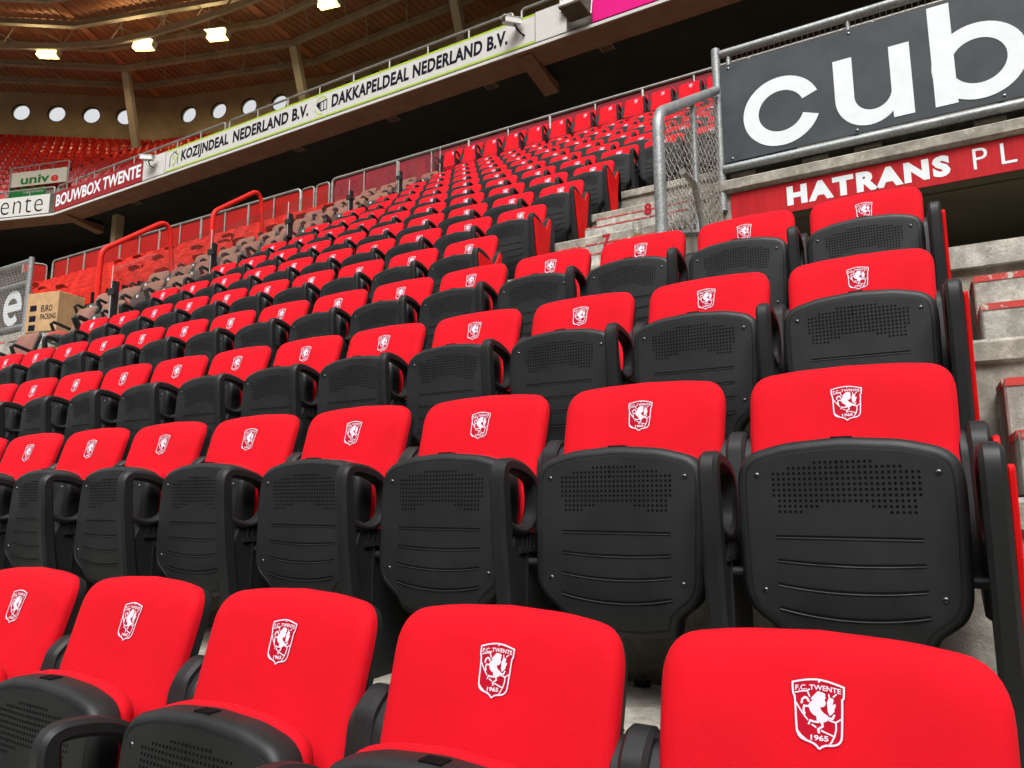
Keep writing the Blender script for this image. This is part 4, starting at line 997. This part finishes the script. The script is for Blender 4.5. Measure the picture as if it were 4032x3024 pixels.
for i, (px, py) in enumerate(((194, 210), (571, 179), (862, 140), (1300, 9))):
    p = onz(px, py, 26.4); g = thing('flood_lamp', 'lit yellow flood lamp under the roof, %s from the left' % ORD[i+1], 'lamp', p, 'lit flood lamps under the roof', (R(33), R(27), R(22), R(12))[i])
    w = MB(); w.prism([(-.30, -.25), (-.22, .12), (.16, .30), (.30, .22), (.10, -.28)], -.56, .56, lambda a, c, t: (t, a, c), .02); w.build('housing', 'steel', g)
    w = MB(); w.add([(-.52, -.312, -.24), (.52, -.312, -.24), (.52, -.245, .07), (-.52, -.245, .07)], [(0, 1, 2, 3)]); w.build('lamp_face', 'lamp', g, fixn=False)
    w = MB(); w.add([(-.55, -.30, -.262), (.55, -.30, -.262), (.55, .08, -.292), (-.55, .08, -.292)], [(0, 1, 2, 3)]); w.build('lamp_face', 'lamp', g, fixn=False)
    w = MB(); w.tube([(-.46, -.30, -.30), (.46, -.30, -.30)], .05, 8); w.build('lamp_tube', 'lamp_core', g, 40)
    w = MB(); w.box((-.6, -.50, .08), (.6, -.235, .11)); w.build('added_visor', 'steel', g)  # plate added above the tube to keep its light off the roof
    for x in (-.45, .45): w = MB(); w.tube([(x, .15, .28), (x, .2, 27.9-26.4)], .025, 5); w.build('hanger', 'beam', g)

# ---------------------------------------------------------------- left of the padded block: glass screens, faded seats, plain red seats
XG = BX-14.56*W
for i in range(6):
    r0 = 5.5+1.61*i; y0 = BY+D*(r0-1); z0 = CAMZ-.308+.5396*(r0-1)+.21-.77
    ya = y0; yb = y0+D*1.61; L = .68
    g = thing('glass_screen', 'clear glass screen panel beside the padded seats, %s going up' % ORD[i+1], 'screen', (XG, ya, z0), 'glass screens along the padded block')
    if i < 5:
        w = MB(); k = H/D; P = [(-.02, .35), (D*1.61-.06, .35+(D*1.61)*k*1.0), (D*1.61-.06, 1.12+(D*1.61)*k), (-.02, 1.12)]; w.prism(P, -.005, .005, lambda a, c, t: (t, a, c)); w.build('pane', 'glass', g)
    w = MB(); w.box((-.028, -.035, 0), (.028, .035, .95)); w.build('bracket_post', 'black', g)
    for z in (.35, .78): w = MB(); w.box((-.055, -.05, z), (.06, -.036, z+.08)); w.build('clamp', 'black', g)
    w = MB(); w.box((-.005, -.045, .2), (.005, -.040, 1.13)); w.build('edge_strip', 'banner_white', g)
    w = MB(); w.box((-.04, -.05, -.55), (.04, .05, .0)); w.build('foot', 'black', g)
# faded padded seats
fbP = resample(round_poly([(-.20, -.40), (.20, -.40), (.225, .06), (.12, .10), (-.12, .10), (-.225, .06)], [.05, .05, .09, .05, .05, .09], 5), .05)
def fmap2(u, v, n): return Vector((u, 0, Z0))+EV*v+EN*(n+.03*(u/.22)**2)
b = MB(); b.rings([[fmap2(u, v, n) for u, v in p] for p, n in ((fbP, -.03), (fbP, -.012), (offset(fbP, .012), .004), (offset(fbP, .04), .012), ([(u*.3, (v+.15)*.3-.15) for u, v in fbP], .02))]); ME_fb = b.mesh('back_cushion', 'faded_fabric', 60)
b = MB(); o_ = offset(fbP, -.006); b.rings([[fmap2(u, v, n) for u, v in p] for p, n in ((fbP, -.02), (o_, -.025), (o_, -.05), (offset(fbP, .02), -.07))]); ME_fs = b.mesh('back_shell', 'grey_pan', 60)
fpP = resample(round_poly([(-.20, -.50), (.20, -.50), (.215, -.23), (.12, -.13), (-.12, -.13), (-.215, -.23)], [.06, .06, .08, .05, .05, .08], 5), .05)
b = MB(); b.rings([[panmap(u, v, n) for u, v in p] for p, n in ((fpP, -.05), (fpP, -.014), (offset(fpP, .012), 0), (offset(fpP, .05), .008))]); ME_fp = b.mesh('seat_pan', 'grey_pan', 50)
b = MB(); b.rings([[panmap(u, v, n) for u, v in p] for p, n in ((offset(fpP, .004), -.05), (fpP, -.06), (offset(fpP, .02), -.11))]); ME_fc = b.mesh('seat_cushion', 'faded_red', 50)
b = MB(); b.rings([[(.022*math.cos(2*math.pi*k/10), -hh, .022*math.sin(2*math.pi*k/10)) for k in range(10)] for hh in (0, .006)]); ME_dot = b.mesh('number_disc', 'sign_white')
b = MB(); band(b, [(-.10, -.56), (-.20, -.36), (-.27, -.22), (-.295, -.165), (-.27, -.135), (-.20, -.15), (-.05, -.19), (.07, -.22)], [.035]*8, .04, .008); b.box((-.02, .04, .002), (.02, .09, Z0-.2)); b.box((-.018, -.12, .002), (.018, .05, .30)); ME_fa = b.mesh('armrest', 'black', 40)
def faded(x, y, z, label, down=False, rz=0):
    t = thing('faded_seat', label, 'seat', (x, y, z), 'faded padded seats behind the glass', rz)
    link('back_cushion', ME_fb, t); link('back_shell', ME_fs, t); p = link('seat_pan', ME_fp, t); link('seat_cushion', ME_fc, p); link('number_disc', ME_dot, p, tuple(panmap(0, -.19, .009)))
    if down:
        piv = Vector((0, -.15, Z0-.40)); p.matrix_local = Matrix.Translation(piv) @ Matrix.Rotation(R(80), 4, 'X') @ Matrix.Translation(-piv)
    for s in (-.27, .27): link('armrest', ME_fa, t, (s, 0, 0))
for n in range(5, 15):
    xs_ = [-8.62-.555*k for k in range(4)]
    if n == 5: xs_ = [-9.06]
    if n == 6: xs_ = [-8.75, -9.33]
    for k, x in enumerate(xs_):
        if n == 5: lab = 'lone faded padded seat with its seat down at the far left edge'
        elif n == 6: lab = 'faded padded seat in front of the cardboard box, %s' % ('nearer the glass' if k == 0 else 'tipped open')
        else: lab = 'faded brownish padded seat behind the glass screens, %s row up, %s from the glass' % (ORD[n-4], ORD[k+1])
        faded(x, seat_y(n)+.02, fz(n), lab, down=(n == 5 or (n == 6 and k == 1) or (n, k) in ((8, 0), (12, 1))), rz=random.uniform(-.06, .06))
# plain red plastic seats beyond
b = MB(); K = 6
shell(b, .43, .40, .0001, .014, .03); 
b2 = MB(); b2.prism(round_poly([(-.195, .42), (.195, .42), (.205, .60), (.185, .83), (-.185, .83), (-.205, .60)], .05, 3), 0, .03, lambda a, c, t: (a, .0+t+(c-.42)*.18-.03*abs(a/.215)**2*0, c), .008); ME_pb = b2.mesh('seat_back', 'red_plastic', 40)
b3 = MB(); b3.prism(round_poly([(-.20, .40), (.20, .40), (.215, .66), (.16, .74), (-.16, .74), (-.215, .66)], .05, 3), -.085, -.05, lambda a, c, t: (a, t+(c-.40)*.10, c), .008); ME_pp = b3.mesh('seat_pan', 'red_plastic', 40)
b4 = MB(); b4.box((-.03, -.03, .002), (.03, .03, .5)); b4.box((-.22, -.05, .38), (.22, .0, .42)); b4.box((-.232, -.16, .36), (-.215, .06, .58)); b4.box((.215, -.16, .36), (.232, .06, .58)); ME_pf = b4.mesh('bracket', 'ink')
nP = 0
for n in range(9, 15):
    k = 0
    for c in range(34):
        x = -11.15-.47*c
        pj = project((x, seat_y(n), fz(n)+.7))
        if pj is None or pj[0] < 130: continue
        k += 1
        t = thing('plastic_chair', 'plain red plastic seat, %s row of the far block, %s from its right end' % (ORD[n-8], ordn(k)), 'seat', (x, seat_y(n)+.02, fz(n)), 'plain red plastic seats of the far block', random.uniform(-.03, .03))
        link('seat_back', ME_pb, t); p = link('seat_pan', ME_pp, t); link('bracket', ME_pf, t); nP += 1
        if random.random() < .12 or c == 0: p.matrix_local = Matrix.Translation((0, -.06, .41)) @ Matrix.Rotation(R(random.uniform(35, 78)), 4, 'X') @ Matrix.Translation((0, .06, -.41))
# tall red handrails
for i, (ya, yb, lab) in enumerate(((6.10, 7.28, 'tall bent red handrail near the cardboard box'), (8.02, 9.12, 'tall bent red handrail further up by the gates'))):
    X = -10.75; a = onx(*((400, 985), (840, 834))[i], X); c = onx(*((660, 868), (1020, 748))[i], X)
    g = thing('red_handrail', lab, 'handrail', (X, a.y, 0)); na, nc = int((a.y-.522)/.8)+1, int((c.y+.25-.522)/.8)+1
    o_ = Vector((X, a.y, 0)); A, Cc = Vector((X, a.y, a.z)), Vector((X, c.y, c.z)); E2 = Vector((X, c.y+.22, c.z-.1))
    path = [Vector((X, a.y, fz(na)))]+arc(Vector((X, a.y, fz(na))), A, Cc, .12)+arc(A, Cc, E2-Vector((0, 0, .6)), .2)+[Vector((E2.x, E2.y, fz(nc)))]
    pipe('rail', [p-o_ for p in path], .04, g, 'red_paint', 10)
# cardboard box
bxo = thing('cardboard_box', 'brown cardboard box printed EURO beside the faded seats', 'box', (-10.55, 5.62, fz(7)+.002-H), None, R(12))
bxo.location = (-11.31, 5.84, fz(7)+.30)
w = MB(); w.prism([(-.31, -.24), (.31, -.24), (.31, .20), (-.31, .20)], 0, .60, lambda a, c, t: (a, c, t), .006); w.build('carton', 'card', bxo)
w = MB(); add_text(w, 'EURO', lambda a, c: (-.02+.22*a, -.242, .30+.10*c), bold=.02); add_text(w, 'PACKING', lambda a, c: (-.02+.30*a, -.242, .18+.09*c), bold=.02); w.build('print', 'navy', bxo, fixn=False)
for z in (.32, .16, .02): w = MB(); w.box((-.24, -.2425, z), (-.11, -.241, z+.09)); w.build('print', 'navy', bxo)
w = MB(); w.box((-.24, -.20, .601), (.24, -.19, .603)); w.build('tape', 'cream', bxo)
w = MB(); w.box((-.30, -.22, -.298), (.30, .19, -.001)); w.build('block_under', 'step_concrete', bxo)
# far portal sign with letter e behind mesh
es = thing('portal_sign', 'dark brown sign with white letter e behind mesh at far left', 'sign', (0, 0, 0))
EY = YS+.05
w = MB(); w.box((-20.5, EY, 4.70), (XL-.07, EY+.02, 5.78)); w.build('panel', 'sign_brown', es)
le = ring_letter('e', -14.51, 5.125, .338, .190, R(0), R(312), [[(-14.75, 5.06), (-14.19, 5.06), (-14.19, 5.19), (-14.75, 5.19)]], y=EY-.002, sx=.92); le.parent = es; le['label'] = 'white letter e'
eb = thing('portal_balustrade', 'galvanised pipe and mesh balustrade of the far portal', 'railing', (0, 0, 0))
pipe('corner_post', [(XL, YS, 4.2), (XL, YS, 5.99)], .045, eb); pipe('top_rail', [(-20.5, YS, 5.94), (XL, YS, 5.94)], .034, eb); pipe('mid_rail', [(-20.5, YS, 5.53), (XL, YS, 5.53)], .034, eb); pipe('bottom_rail', [(-20.5, YS, 4.72), (XL, YS, 4.72)], .034, eb)
w = MB(); wire_panel(w, lambda a, c, t: (a, YS-.04+t, c), -16.5, XL-.03, lambda a: 4.45, lambda a: 5.92, .05, .0022, .002); w.build('wire_mesh', 'wire', eb)['kind'] = 'stuff'
# move the origin of every thing that was built in world coordinates to its base
for o in list(COL.objects):
    if o.parent is None and o.type == 'EMPTY' and o.location.length < 1e-6 and o.children and o.get('kind') != 'structure':
        pts = [c.matrix_basis @ Vector(v) for c in o.children for v in c.bound_box]
        lo = [min(p[i] for p in pts) for i in range(3)]; hi = [max(p[i] for p in pts) for i in range(3)]
        base = Vector(((lo[0]+hi[0])/2, (lo[1]+hi[1])/2, lo[2])); o.location = base
        for c in o.children: c.location = Vector(c.location)-base
